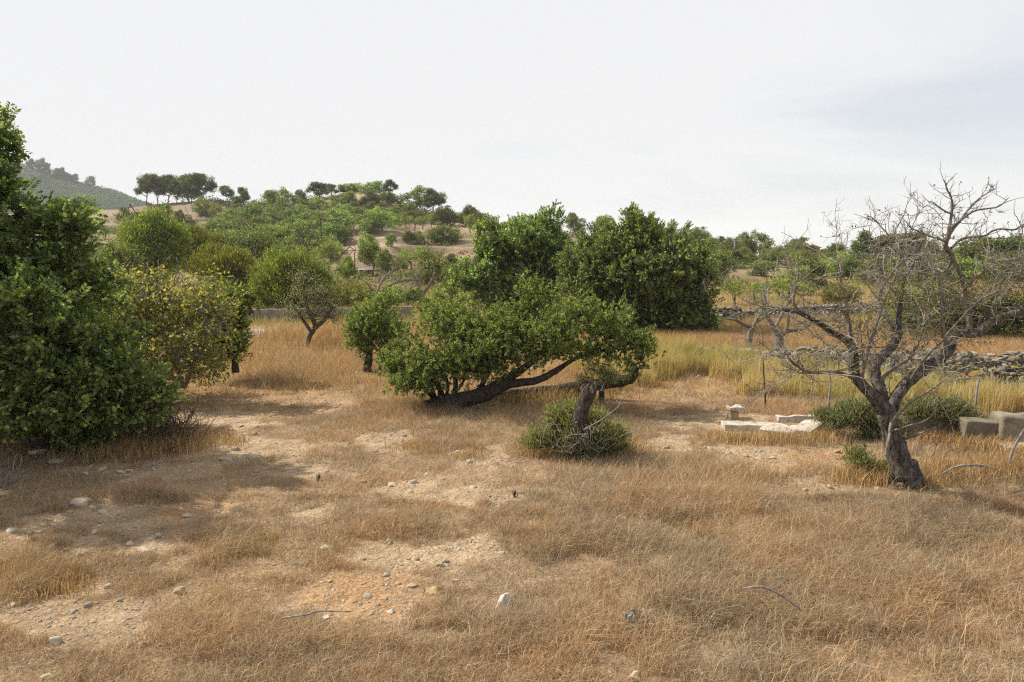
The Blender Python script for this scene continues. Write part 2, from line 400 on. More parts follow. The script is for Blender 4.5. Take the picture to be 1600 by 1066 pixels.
def make_ground():
    ys = [-40, -20, -10, -5, -2, 0, 1, 2, 2.6]
    y = 3.0
    while y < 3600:
        ys.append(y); y += max(.03, y*.0052) if y < 60 else (.7 if y < 200 else y*.06)
    ys = np.array(ys); nx = 460
    u = np.linspace(-1, 1, nx)
    hw = np.where(ys > 0, 9+np.maximum(ys, 0)*.95, 9+0*ys); hw = np.where(ys > 250, hw*1.6, hw)
    X = u[None]*hw[:, None]; Y = np.broadcast_to(ys[:, None], X.shape)
    Z = H(X, Y)
    x = X.ravel(); y = Y.ravel(); z = Z.ravel()
    bt, bo, de = masks(x, y, z)
    nearw = (1-sstep(14, 22, y))
    col = mix((.31, .215, .13), (.40, .285, .18), sstep(.35, .65, fbm(x/1.3, y/1.3, 3, 4)))
    col = mix(col, (.45, .335, .22), bt*nearw*.9)
    col = mix(col, (.46, .27, .13), bo*nearw*.7)
    gold = sstep(12, 17, y)*(1-sstep(26, 30, y))
    col = mix(col, (.36, .225, .10), gold*.8)
    rust = sstep(0, 1.5, y-np.interp(x, WALLX, WALLY))*sstep(3.5, 6, x)*(1-sstep(27, 29, y))
    col = mix(col, (.38, .24, .11), rust*.8)
    mid = sstep(28, 32, y)
    col = mix(col, (.34, .24, .13), mid)
    hill = sstep(48, 75, y)
    hc = mix((.20, .155, .10), (.29, .225, .155), sstep(.35, .62, fbm(x/7., y/7., 41, 4)))
    px, py = screen(x, y, z)
    pxn = px+(fbm(x/9, y/9, 81, 3)-.5)*60; pyn = py+(fbm(x/9, y/9, 91, 3)-.5)*8
    # ploughed pinkish-tan fields on the hill
    f1 = sstep(0, 22, pxn-530)*sstep(0, 10, 640-pxn)*np.exp(-((pyn-(398-(pxn-540)*.33))/20)**2)
    f1 = np.maximum(f1, sstep(600, 640, pxn)*sstep(790, 750, pxn)*np.exp(-((pyn-360)/12)**2))
    f2 = sstep(640, 660, pxn)*np.exp(-((pyn-412)/17)**2)*sstep(800, 740, pxn)
    f3 = sstep(420, 380, pxn)*np.exp(-((pyn-335)/13)**2)
    f4 = np.exp(-((pxn-561)/10)**2-((pyn-310)/16)**2)
    sp_ = sstep(55, 70, y)*(1-sstep(215, 260, y))
    hc = mix(hc, (.38, .285, .20), np.clip(f1, 0, 1)*sp_)
    hc = mix(hc, (.36, .235, .16), np.clip(f2, 0, 1)*sp_)
    hc = mix(hc, (.27, .215, .165), np.clip(f3, 0, 1)*sp_*.9)
    hc = mix(hc, (.46, .35, .27), np.clip(f4, 0, 1)*sp_)
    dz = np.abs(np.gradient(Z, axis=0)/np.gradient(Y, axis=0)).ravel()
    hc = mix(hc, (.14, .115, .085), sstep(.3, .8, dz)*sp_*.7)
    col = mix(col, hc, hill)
    rs = sstep(1150, 1230, px)*hill*(1-sstep(130, 160, y))
    col = mix(col, (.31, .205, .125), rs*.8)
    far = sstep(230, 900, y)
    col = mix(col, (.20, .20, .15), far)
    g = Geo(); ny = len(ys)
    i = (np.arange(ny-1)[:, None]*nx+np.arange(nx-1)[None]).ravel()
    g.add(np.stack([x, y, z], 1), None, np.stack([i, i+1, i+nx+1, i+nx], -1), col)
    o = g.build('ground', M['soil'], smooth=True); tag(o, kind='structure')
make_ground()
# ------------------------------------------------------------------ foliage styles
GR_CAROB = ([(.068, .095, .030), (.110, .150, .043), (.175, .23, .063), (.27, .34, .095), (.15, .155, .10)], [2.4, 3.8, 3.0, 1.3, .7])
GR_MASTIC = ([(.115, .155, .045), (.175, .23, .065), (.26, .32, .10), (.09, .10, .045)], [2, 3, 2.2, 1])
GR_GREY = ([(.135, .185, .06), (.20, .275, .08), (.29, .37, .12), (.10, .11, .05)], [2, 3, 2.2, 1])
GR_OLIVE = ([(.10, .12, .04), (.14, .165, .055), (.19, .215, .08), (.075, .08, .035)], [2, 3, 2, 1])
GR_FEATHER = ([(.13, .165, .04), (.19, .235, .055), (.27, .31, .075), (.10, .11, .03)], [2, 3, 1.6, 1])
GR_FIG = ([(.56, .50, .12), (.42, .45, .13), (.25, .31, .09), (.15, .21, .06), (.30, .26, .17)], [1.5, 2.8, 3.4, 2.2, .5])
GR_DRY = ([(.26, .25, .18), (.18, .19, .10), (.16, .19, .075), (.36, .34, .27)], [2, 2, 3, 1])
GR_YG = ([(.14, .19, .04), (.19, .25, .05), (.24, .28, .07), (.10, .13, .04)], [2, 3, 2, 1])
GR_PINE = ([(.065, .08, .035), (.095, .115, .045), (.13, .155, .06), (.05, .055, .03)], [2, 3, 2, 1])
def sphere_dirs(rng, n): return nrm(rng.normal(size=(n, 3)))
def clusters(blobs, density, rng, shell=.55, lump=.28, seed=0):
    pts = []; own = []; outd = []
    tot = sum((b[1][0]*b[1][1]*b[1][2])**(2/3.) for b in blobs)
    for k, (c, r) in enumerate(blobs):
        n = max(3, int(density*(r[0]*r[1]*r[2])**(2/3.)/tot)); c = np.asarray(c); r = np.asarray(r)
        m = max(3, min(11, n//7))                      # each bough carries several smaller clumps
        sd = nrm(sphere_dirs(rng, m)+np.array([0, 0, .15])); sc = sd*(.55+.35*rng.random((m, 1))); sr = .24+.26*rng.random(m)
        w = sr**2; w /= w.sum(); j = rng.choice(m, n, p=w)
        d = sphere_dirs(rng, n); f = (shell+(1.02-shell)*rng.random(n)**.6)[:, None]
        q = sc[j]+d*sr[j][:, None]*f*(1+lump*rng.normal(size=(n, 1))*.25)
        inner = rng.random(n) < .22; q[inner] = (d*rng.random((n, 1))**.5*.8)[inner]
        pts.append(c+q*r); own += [k]*n; outd.append(nrm(d*.5+q))
    return np.concatenate(pts), np.array(own), np.concatenate(outd)
def foliage(g, cp, cd, style, rng, s=1.0, palette=None):
    n = len(cp); up = np.array([0, 0, 1.])
    cf = 1+rng.normal(size=n)*.10
    if style == 'pinnate':           # carob: sprays of paired leathery leaflets
        K = 5; L = 6
        b = np.repeat(cp, K, 0); od = np.repeat(cd, K, 0)
        ax = nrm(od*.7+up*.45+rng.normal(size=b.shape)*.75)
        st = b+rng.normal(size=b.shape)*.045*s
        t = (np.arange(L)+.6)/L
        side = nrm(np.cross(ax, rng.normal(size=ax.shape)))
        ln = .17*s*(.8+.5*rng.random(len(b)))
        pos = st[:, None]+ax[:, None]*(t[None, :, None]*ln[:, None, None]); 
        pos = np.concatenate([pos, pos], 1); sg = np.concatenate([np.ones(L), -np.ones(L)])
        d = side[:, None]*sg[None, :, None]+ax[:, None]*.65+up*.1
        N_ = len(b)*2*L
        cl = pal(rng, N_, *(palette or GR_CAROB), jit=.12)
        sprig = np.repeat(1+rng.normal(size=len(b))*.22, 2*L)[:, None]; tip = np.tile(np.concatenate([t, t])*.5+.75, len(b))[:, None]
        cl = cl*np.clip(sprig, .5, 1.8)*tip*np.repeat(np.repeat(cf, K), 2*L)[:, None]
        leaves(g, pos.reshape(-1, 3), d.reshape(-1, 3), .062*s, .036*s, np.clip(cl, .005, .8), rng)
    elif style == 'rosette':         # mastic: upright rosettes of narrow leaves
        K = 4; L = 11
        b = np.repeat(cp, K, 0); od = np.repeat(cd, K, 0)
        st = b+rng.normal(size=b.shape)*.085*s
        ax = nrm(od*.5+up*.7+rng.normal(size=b.shape)*.4)
        pos = np.repeat(st, L, 0)+np.repeat(ax, L, 0)*(rng.random(len(b)*L)[:, None]*.07*s)
        d = np.repeat(ax, L, 0)*.75+rng.normal(size=(len(b)*L, 3))*.55
        cl = pal(rng, len(pos), *(palette or GR_MASTIC), jit=.14)*np.clip(np.repeat(1+rng.normal(size=len(b))*.2, L), .5, 1.7)[:, None]
        leaves(g, pos, d, .062*s, .022*s, cl, rng)
    elif style == 'broad':           # fig: big drooping leaves
        K = 7
        b = np.repeat(cp, K, 0); od = np.repeat(cd, K, 0)
        pos = b+rng.normal(size=b.shape)*.10*s
        d = od*.5-up*.35+rng.normal(size=b.shape)*.55
        hi = np.clip((rng.random(len(pos)) < .5), 0, 1)
        cl = pal(rng, len(pos), *(palette or GR_FIG), jit=.15)
        leaves(g, pos, d, .085*s*(.6+.7*rng.random(len(pos))), .058*s, cl, rng, .3)
    elif style == 'fine':            # feathery needle-leaved bush
        K = 34
        b = np.repeat(cp, K, 0); od = np.repeat(cd, K, 0)
        pos = b+rng.normal(size=b.shape)*.10*s
        d = od*.6+up*.8+rng.normal(size=b.shape)*.4
        cl = pal(rng, len(pos), *(palette or GR_FEATHER), jit=.16)*np.repeat(np.clip(1+rng.normal(size=n)*.16, .6, 1.5), K)[:, None]
        leaves(g, pos, d, .11*s*(.5+rng.random(len(pos))), .024*s, cl, rng)
    elif style == 'small':           # little scattered leaves
        K = 12
        b = np.repeat(cp, K, 0); od = np.repeat(cd, K, 0)
        pos = b+rng.normal(size=b.shape)*.09*s
        d = od*.3+rng.normal(size=b.shape)
        cl = pal(rng, len(pos), *(palette or GR_OLIVE), jit=.18)*np.repeat(np.clip(1+rng.normal(size=n)*.18, .6, 1.6), K)[:, None]
        leaves(g, pos, d, .045*s, .024*s, cl, rng)

def skeleton(g, polys, blobs, cp, own, rng, twig=.006, sub=7, limb=.05, sides=5, bend=.2, tc=(1, 1, 1)):
    """polys: trunk polylines [(pts, radii)]; limbs run from them to every blob, then to sub-branches, then to every cluster"""
    NP = []; NR = []
    for pts, rad in polys:
        p, r = smooth_poly(pts, rad, 5); tube(g, p, r, 9, rough=.10, rng=rng, col=(1, 1, 1)); NP.append(p); NR.append(r)
    NPa = np.concatenate(NP); NRa = np.concatenate(NR)
    for k, (c, r) in enumerate(blobs):
        idx = np.where(own == k)[0]
        if not len(idx): continue
        c = np.asarray(c); d = np.linalg.norm(NPa-c, axis=1)+(NPa[:, 2] > c[2])*.5
        j = int(np.argmin(d)); a = NPa[j]; ra = min(NRa[j]*.75, limb)
        cc = c-np.array([0, 0, r[2]*.35])
        p = curve(a, cc, rng, 8, bend); rr = np.linspace(ra, ra*.5, 8)
        tube(g, p, rr, sides+1, rough=.08, rng=rng)
        ns = min(sub, len(idx)); sc = cp[rng.choice(idx, ns, False)]
        ends = []
        for q in sc:
            e = c*.35+q*.65; st = p[rng.integers(3, 8)]
            pp = curve(st, e, rng, 6, .22); tube(g, pp, np.linspace(ra*.42, ra*.2, 6), sides, cap=False); ends.append(pp)
        E = np.concatenate(ends)
        for q in cp[idx]:
            jj = int(np.argmin(np.linalg.norm(E-q, axis=1)+rng.random(len(E))*.15))
            pp = curve(E[jj], q, rng, 4, .22); tube(g, pp, np.linspace(twig*1.3, twig*.5, 4), 3, col=tc, cap=False)

def B(px, py, rx, ry, d, rd=None):
    return (P(px, py, d), (rx*d/F, (rd if rd is not None else (rx+ry)*.5*d/F), ry*d/F))
def T(lst, d, off=None):
    """traced limb: (px, py, depth offset, radius px)"""
    pts = [P(a, b, d+o) for a, b, o, r in lst]; return pts, [r*(d+o)/F for a, b, o, r in lst]
def twig_tree(g, rng, p, r, depth, length, sp=1.0, up=.12, acc=None):
    """grow side twigs along polyline p"""
    L = np.linalg.norm(np.diff(p, axis=0), axis=1).sum()
    n = rng.poisson(L*sp)
    for i in range(n):
        t = rng.uniform(.15, 1)*(len(p)-1); k = min(int(t), len(p)-2); q = p[k]*(1-(t-k))+p[k+1]*(t-k)
        tg = nrm(p[k+1]-p[k])
        d = nrm(tg*rng.uniform(.1, .9)+rng.normal(size=3)*.75+np.array([0, 0, up]))
        ln = length*rng.uniform(.35, 1.15)
        m = 6; pts = [q]; dd = d
        for s_ in range(m):
            dd = nrm(dd+rng.normal(size=3)*.17+np.array([0, 0, up*.35])); pts.append(pts[-1]+dd*ln/m)
        pts = np.array(pts); r0 = min(r*.6, .0095 if depth > 1 else .006)*rng.uniform(.75, 1.2)
        tube(g, pts, np.linspace(r0, max(.0016, r0*.35), m+1), 4 if depth > 1 else 3, col=np.array([1, .96, .9])*rng.uniform(.6, 1.45), cap=False)
        if acc is not None: acc.append(pts[2:])
        if depth > 0: twig_tree(g, rng, pts, r0, depth-1, ln*.5, 9.0 if depth > 1 else 10.0, up, acc)
def unique_tree(name, label, cat, base, polys, blobs, style, nclust, seed, leafm, barkm='bark', s=1.0, palette=None, shell=.55, lump=.28, twig=.006, limb=.05, sub=7, crown='crown', trunk='trunk', group=None, clip=None, tc=(1, 1, 1), bend=.2):
    rng = np.random.default_rng(seed)
    root = empty(name, base, label, cat, group)
    cp, own, cd = clusters(blobs, nclust, rng, shell, lump, seed)
    keep = cp[:, 2] > H(cp[:, 0], cp[:, 1])+.05*s
    cp, own, cd = cp[keep], own[keep], cd[keep]
    gt = Geo(); skeleton(gt, polys, blobs, cp, own, rng, twig, sub, limb, bend=bend, tc=tc)
    gt.build(trunk, M[barkm], root, smooth=True)
    gl = Geo(); foliage(gl, cp, cd, style, rng, s, palette); gl.build(crown, M[leafm], root)
    return root

# ------------------------------------------------------------------ near and middle trees
def near_trees():
    # big carob at the left edge
    d = 10.4; b = G(60, 690)
    bl = [B(-14, 232, 34, 52, d), B(8, 300, 36, 44, d), B(-70, 330, 95, 95, d), B(66, 378, 62, 52, d), B(112, 352, 34, 24, d-.2), B(118, 385, 34, 30, d),
          B(-10, 440, 110, 100, d), B(88, 470, 72, 80, d-.3), B(150, 560, 72, 62, d-.2), B(205, 605, 48, 42, d-.3), B(60, 590, 110, 72, d-.7), B(-60, 560, 130, 110, d),
          B(-160, 420, 130, 130, d), B(120, 640, 110, 36, d), B(30, 520, 90, 70, d-1.0), B(70, 642, 100, 22, d-.3), B(-10, 645, 80, 26, d-.3), B(190, 640, 56, 20, d-.2), B(-230, 520, 130, 120, d), B(-190, 330, 80, 80, 8.5), B(-230, 450, 95, 85, 8.6), B(-150, 250, 60, 60, 9.0), B(140, 430, 30, 40, d+.2), B(235, 632, 34, 26, d-.2), B(-120, 300, 90, 80, d+.8), B(60, 500, 100, 100, d+1.2)]
    tr = [T([(60, 690, 0, 22), (50, 640, 0, 18), (20, 560, 0, 15), (0, 470, .1, 12), (-20, 360, .1, 9), (-8, 250, 0, 4)], d),
          T([(60, 690, 0, 16), (100, 650, -.1, 13), (120, 590, -.1, 10), (100, 500, -.1, 7), (80, 400, 0, 4)], d),
          T([(60, 690, 0, 15), (10, 650, 0, 12), (-60, 560, 0, 10), (-150, 450, .1, 7)], d),
          T([(55, 688, 0, 12), (130, 660, -.2, 9), (190, 630, -.2, 6), (220, 610, -.2, 3)], d)]
    unique_tree('carob_tree', 'big dark green carob tree with glossy leaves filling the left edge of the photo', 'tree', b, tr, bl, 'pinnate', 2350, 1, 'carob', 'darkbark', s=1.22, lump=.35, limb=.06, shell=.5)
    # brushwood skirt under it
    rng = np.random.default_rng(77); root = empty('dead_brushwood', G(180, 700), 'tangle of bare brown dead twigs under the big left carob tree', 'brushwood')
    g = Geo()
    for i in range(760):
        px = rng.uniform(-30, 292); row = rng.uniform(662, 706) if px > 60 else rng.uniform(655, 690)
        a = G(px, row); a[2] -= .02
        e = a+np.array([rng.normal()*.28+.05, rng.normal()*.3-.05, rng.uniform(.15, .85)*(1 if px < 250 else .6)])
        p = curve(a, e, rng, 6, .35); tube(g, p, np.linspace(.009, .003, 6), 3, cap=False, col=np.array([1, .85, .7])*rng.uniform(.6, 2.2))
        for k in range(3):
            q = p[rng.integers(2, 6)]; tube(g, curve(q, q+rng.normal(size=3)*.16+np.array([0, 0, .03]), rng, 4, .3), np.linspace(.004, .0015, 4), 3, cap=False, col=np.array([1, .85, .7])*rng.uniform(.5, 1.6))
    g.build('twigs', M['bark'], root)
    # fig tree turning yellow
    d = 14.2; b = G(285, 604)
    bl = [B(225, 455, 62, 34, d), B(300, 462, 62, 40, d), B(250, 500, 80, 55, d), B(338, 505, 42, 52, d-.3), B(330, 555, 46, 38, d-.3), B(285, 560, 56, 40, d-.5), B(230, 575, 40, 26, d-.5), B(205, 520, 62, 60, d), B(180, 450, 36, 30, d), B(158, 475, 34, 44, d), B(150, 520, 30, 40, d), B(270, 530, 70, 60, d+.6)]
    tr = [T([(285, 606, 0, 5), (278, 575, 0, 4.4), (262, 530, 0, 3.6), (250, 470, 0, 2.8), (240, 430, 0, 2)], d), T([(287, 606, 0, 4.4), (300, 575, 0, 4), (318, 530, -.1, 3), (322, 480, -.1, 3)], d), T([(280, 600, 0, 4), (240, 560, 0, 3.2), (205, 510, 0, 2)], d)]
    r = unique_tree('fig_tree', 'fig tree with yellowing leaves and pale bare twigs, right of the big left carob', 'tree', b, tr, bl, 'broad', 1080, 2, 'fig', 'twig', s=.95, shell=.35, twig=.008, limb=.035, lump=.2)
    rng = np.random.default_rng(5); g = Geo()
    for px, py, tx, ty in [(258, 440, 268, 398), (262, 425, 275, 402), (246, 440, 247, 405), (215, 430, 222, 402), (190, 430, 200, 405), (170, 440, 178, 412), (300, 440, 312, 424), (232, 440, 228, 410), (205, 440, 210, 410)]:
        g2 = Geo(); p = curve(P(px, py+30, d), P(tx, ty, d+rng.normal()*.2), rng, 8, .2); tube(g2, p, np.linspace(.012, .005, 8), 4); twig_tree(g2, rng, p[3:], .006, 0, .12, 8, .2); g2.build('bare_shoot', M['twig'], r)
    for px, py in [(290, 605), (300, 612), (310, 600), (318, 612), (272, 600), (330, 595), (340, 588), (262, 612), (280, 618)]*3:
        a = P(px+rng.normal()*6, py-25, d); p = curve(a, a+np.array([rng.normal()*.25, rng.normal()*.25, -.25]), rng, 5, .4); tube(g, p, np.linspace(.007, .003, 5), 3, col=(.7, .6, .5))
    g.build('hanging_twigs', M['twig'], r)
    # dark green bush behind the fig
    d = 16.4; b = G(368, 582)
    unique_tree('carob_bush', 'dark green rounded bush peeping out behind the yellow fig tree', 'bush', b, [T([(368, 582, 0, 6), (366, 550, 0, 5), (360, 510, 0, 3)], d)],
                [B(362, 478, 30, 34, d), B(372, 520, 26, 44, d), B(350, 545, 32, 34, d), B(340, 500, 40, 50, d+.3)], 'pinnate', 330, 3, 'carob', 'darkbark', s=1.0)
    # wind-bent mastic tree in the centre
    d = 13.5; b = G(676, 634)
    bl = [B(648, 562, 58, 40, d-.2), B(700, 515, 60, 50, d), B(665, 590, 50, 26, d-.5), B(760, 545, 75, 58, d-.3), B(735, 570, 50, 26, d-.5), B(768, 508, 48, 34, d), B(842, 470, 42, 30, d+.2), B(850, 530, 72, 42, d-.3),
          B(815, 515, 46, 40, d+.3), B(925, 505, 58, 38, d), B(950, 545, 62, 32, d-.1), B(1002, 555, 32, 30, d), B(720, 560, 60, 36, d+.6), B(870, 548, 50, 22, d+.5), B(620, 585, 30, 28, d-.2), B(640, 600, 34, 18, d-.5)]
    tr = [T([(666, 636, -.25, 10), (700, 629, -.25, 14), (740, 621, -.25, 13), (775, 607, -.15, 12), (796, 590, 0, 8), (815, 578, .1, 6), (840, 560, .1, 4)], d),
          T([(768, 609, 0, 8), (800, 600, -.1, 7), (840, 594, -.1, 6), (868, 580, -.1, 5), (900, 560, 0, 3), (950, 545, 0, 2)], d),
          T([(690, 630, .1, 6), (688, 610, .1, 5), (676, 590, 0, 4), (655, 565, -.1, 3)], d), T([(705, 628, 0, 5), (712, 600, 0, 4), (705, 560, 0, 3)], d),
          T([(684, 628, 0, 4), (660, 605, -.2, 3), (630, 580, -.2, 2)], d), T([(745, 617, 0, 5), (758, 590, .1, 4), (762, 550, .1, 3)], d), T([(696, 626, 0, 3), (700, 600, -.2, 2.4), (690, 575, -.3, 1.6)], d), T([(688, 628, 0, 3), (672, 612, -.3, 2.4), (645, 600, -.4, 1.6)], d), T([(700, 626, 0, 3), (722, 600, -.2, 2.2), (730, 575, -.3, 1.6)], d), T([(682, 630, 0, 2.6), (676, 605, .2, 2), (668, 580, .3, 1.5)], d),
          T([(676, 632, .1, 12), (720, 626, .5, 9), (800, 618, .8, 9), (880, 608, 1.0, 9), (940, 600, 1.0, 10), (985, 592, .9, 8), (995, 575, .7, 4)], d)]
    unique_tree('mastic_tree', 'low spreading light green tree with a trunk leaning along the ground in the centre', 'tree', b, tr, bl, 'rosette', 1750, 4, 'soft', 'darkbark', palette=GR_GREY, s=.95, lump=.25, limb=.035, twig=.005, shell=.45)
    # small tree left of it
    d = 17.8; b = G(574, 578)
    unique_tree('mastic_tree', 'small upright light green tree with a short dark trunk, left of the leaning tree', 'tree', b,
                [T([(573, 580, 0, 7.5), (576, 560, 0, 6), (580, 535, 0, 4), (590, 500, 0, 3)], d), T([(592, 598, -.8, 4), (594, 575, -.7, 3), (600, 540, -.4, 2.5), (605, 510, 0, 2)], d)],
                [B(592, 500, 42, 34, d), B(566, 535, 22, 30, d), B(612, 530, 30, 34, d), B(560, 505, 18, 24, d), B(602, 474, 24, 16, d)], 'rosette', 430, 5, 'soft', 'darkbark', palette=GR_GREY, s=1.05, limb=.04, shell=.4)
    # two big dark carobs in the middle
    d = 27.5; b = G(985, 521)
    bl = [B(975, 395, 62, 48, d), B(1030, 410, 62, 52, d-.5), B(915, 415, 48, 40, d), B(905, 460, 48, 45, d-.3), B(1060, 460, 55, 62, d-.8), B(1085, 430, 32, 50, d), B(975, 450, 90, 70, d), B(1040, 500, 62, 34, d-.6), B(1088, 490, 30, 40, d-.6),
          B(940, 378, 36, 24, d+.3), B(1010, 368, 36, 22, d), B(1000, 440, 110, 80, d+1.5), B(960, 500, 60, 34, d+.5)]
    tr = [T([(985, 523, 0, 11), (980, 500, 0, 9), (960, 460, 0, 7), (930, 420, 0, 4)], d), T([(988, 523, 0, 10), (1010, 490, 0, 8), (1035, 440, 0, 6), (1020, 400, 0, 4)], d), T([(990, 522, 0, 8), (1050, 500, -.2, 5), (1080, 470, -.2, 3)], d)]
    unique_tree('carob_tree', 'largest dark green carob tree standing right of centre, broad and dense to the ground', 'tree', b, tr, bl, 'pinnate', 2000, 6, 'carob', 'darkbark', s=1.75, lump=.24, limb=.09, twig=.010, shell=.5)
    d = 32; b = G(815, 500)
    bl = [B(815, 375, 62, 42, d), B(850, 370, 36, 34, d), B(790, 400, 40, 40, d), B(840, 420, 50, 45, d), B(745, 435, 34, 28, d-.4), B(775, 455, 50, 36, d), B(830, 465, 60, 30, d), B(800, 430, 60, 50, d+1)]
    unique_tree('carob_tree', 'rounded dark green carob tree just left of the largest one', 'tree', b, [T([(815, 502, 0, 8), (812, 470, 0, 7), (815, 430, 0, 5), (825, 390, 0, 3)], d), T([(813, 500, 0, 6), (780, 465, 0, 4), (755, 440, 0, 2)], d)],
                bl, 'pinnate', 1250, 7, 'carob', 'darkbark', s=2.0, lump=.22, limb=.09, twig=.012, shell=.5)
    # sparse almond, left middle
    d = 22.3; b = G(482, 545)
    unique_tree('almond_tree', 'small sparse grey-twigged almond tree standing alone in the golden grass, left middle', 'tree', b,
                [T([(480, 546, 0, 4), (484, 525, 0, 3.6), (492, 510, 0, 3.2), (480, 480, 0, 3), (474, 450, 0, 1.6)], d), T([(490, 514, 0, 4), (505, 502, 0, 3), (520, 480, 0, 2)], d), T([(487, 520, 0, 3), (470, 495, 0, 2.4), (455, 475, 0, 1.5)], d)],
                [B(478, 440, 26, 26, d), B(468, 470, 30, 26, d), B(498, 465, 34, 30, d), B(520, 490, 28, 20, d), B(490, 492, 40, 20, d)], 'small', 400, 8, 'soft', 'bark', s=1.0, palette=GR_DRY, shell=.2, twig=.009, limb=.03, lump=.3)
near_trees()

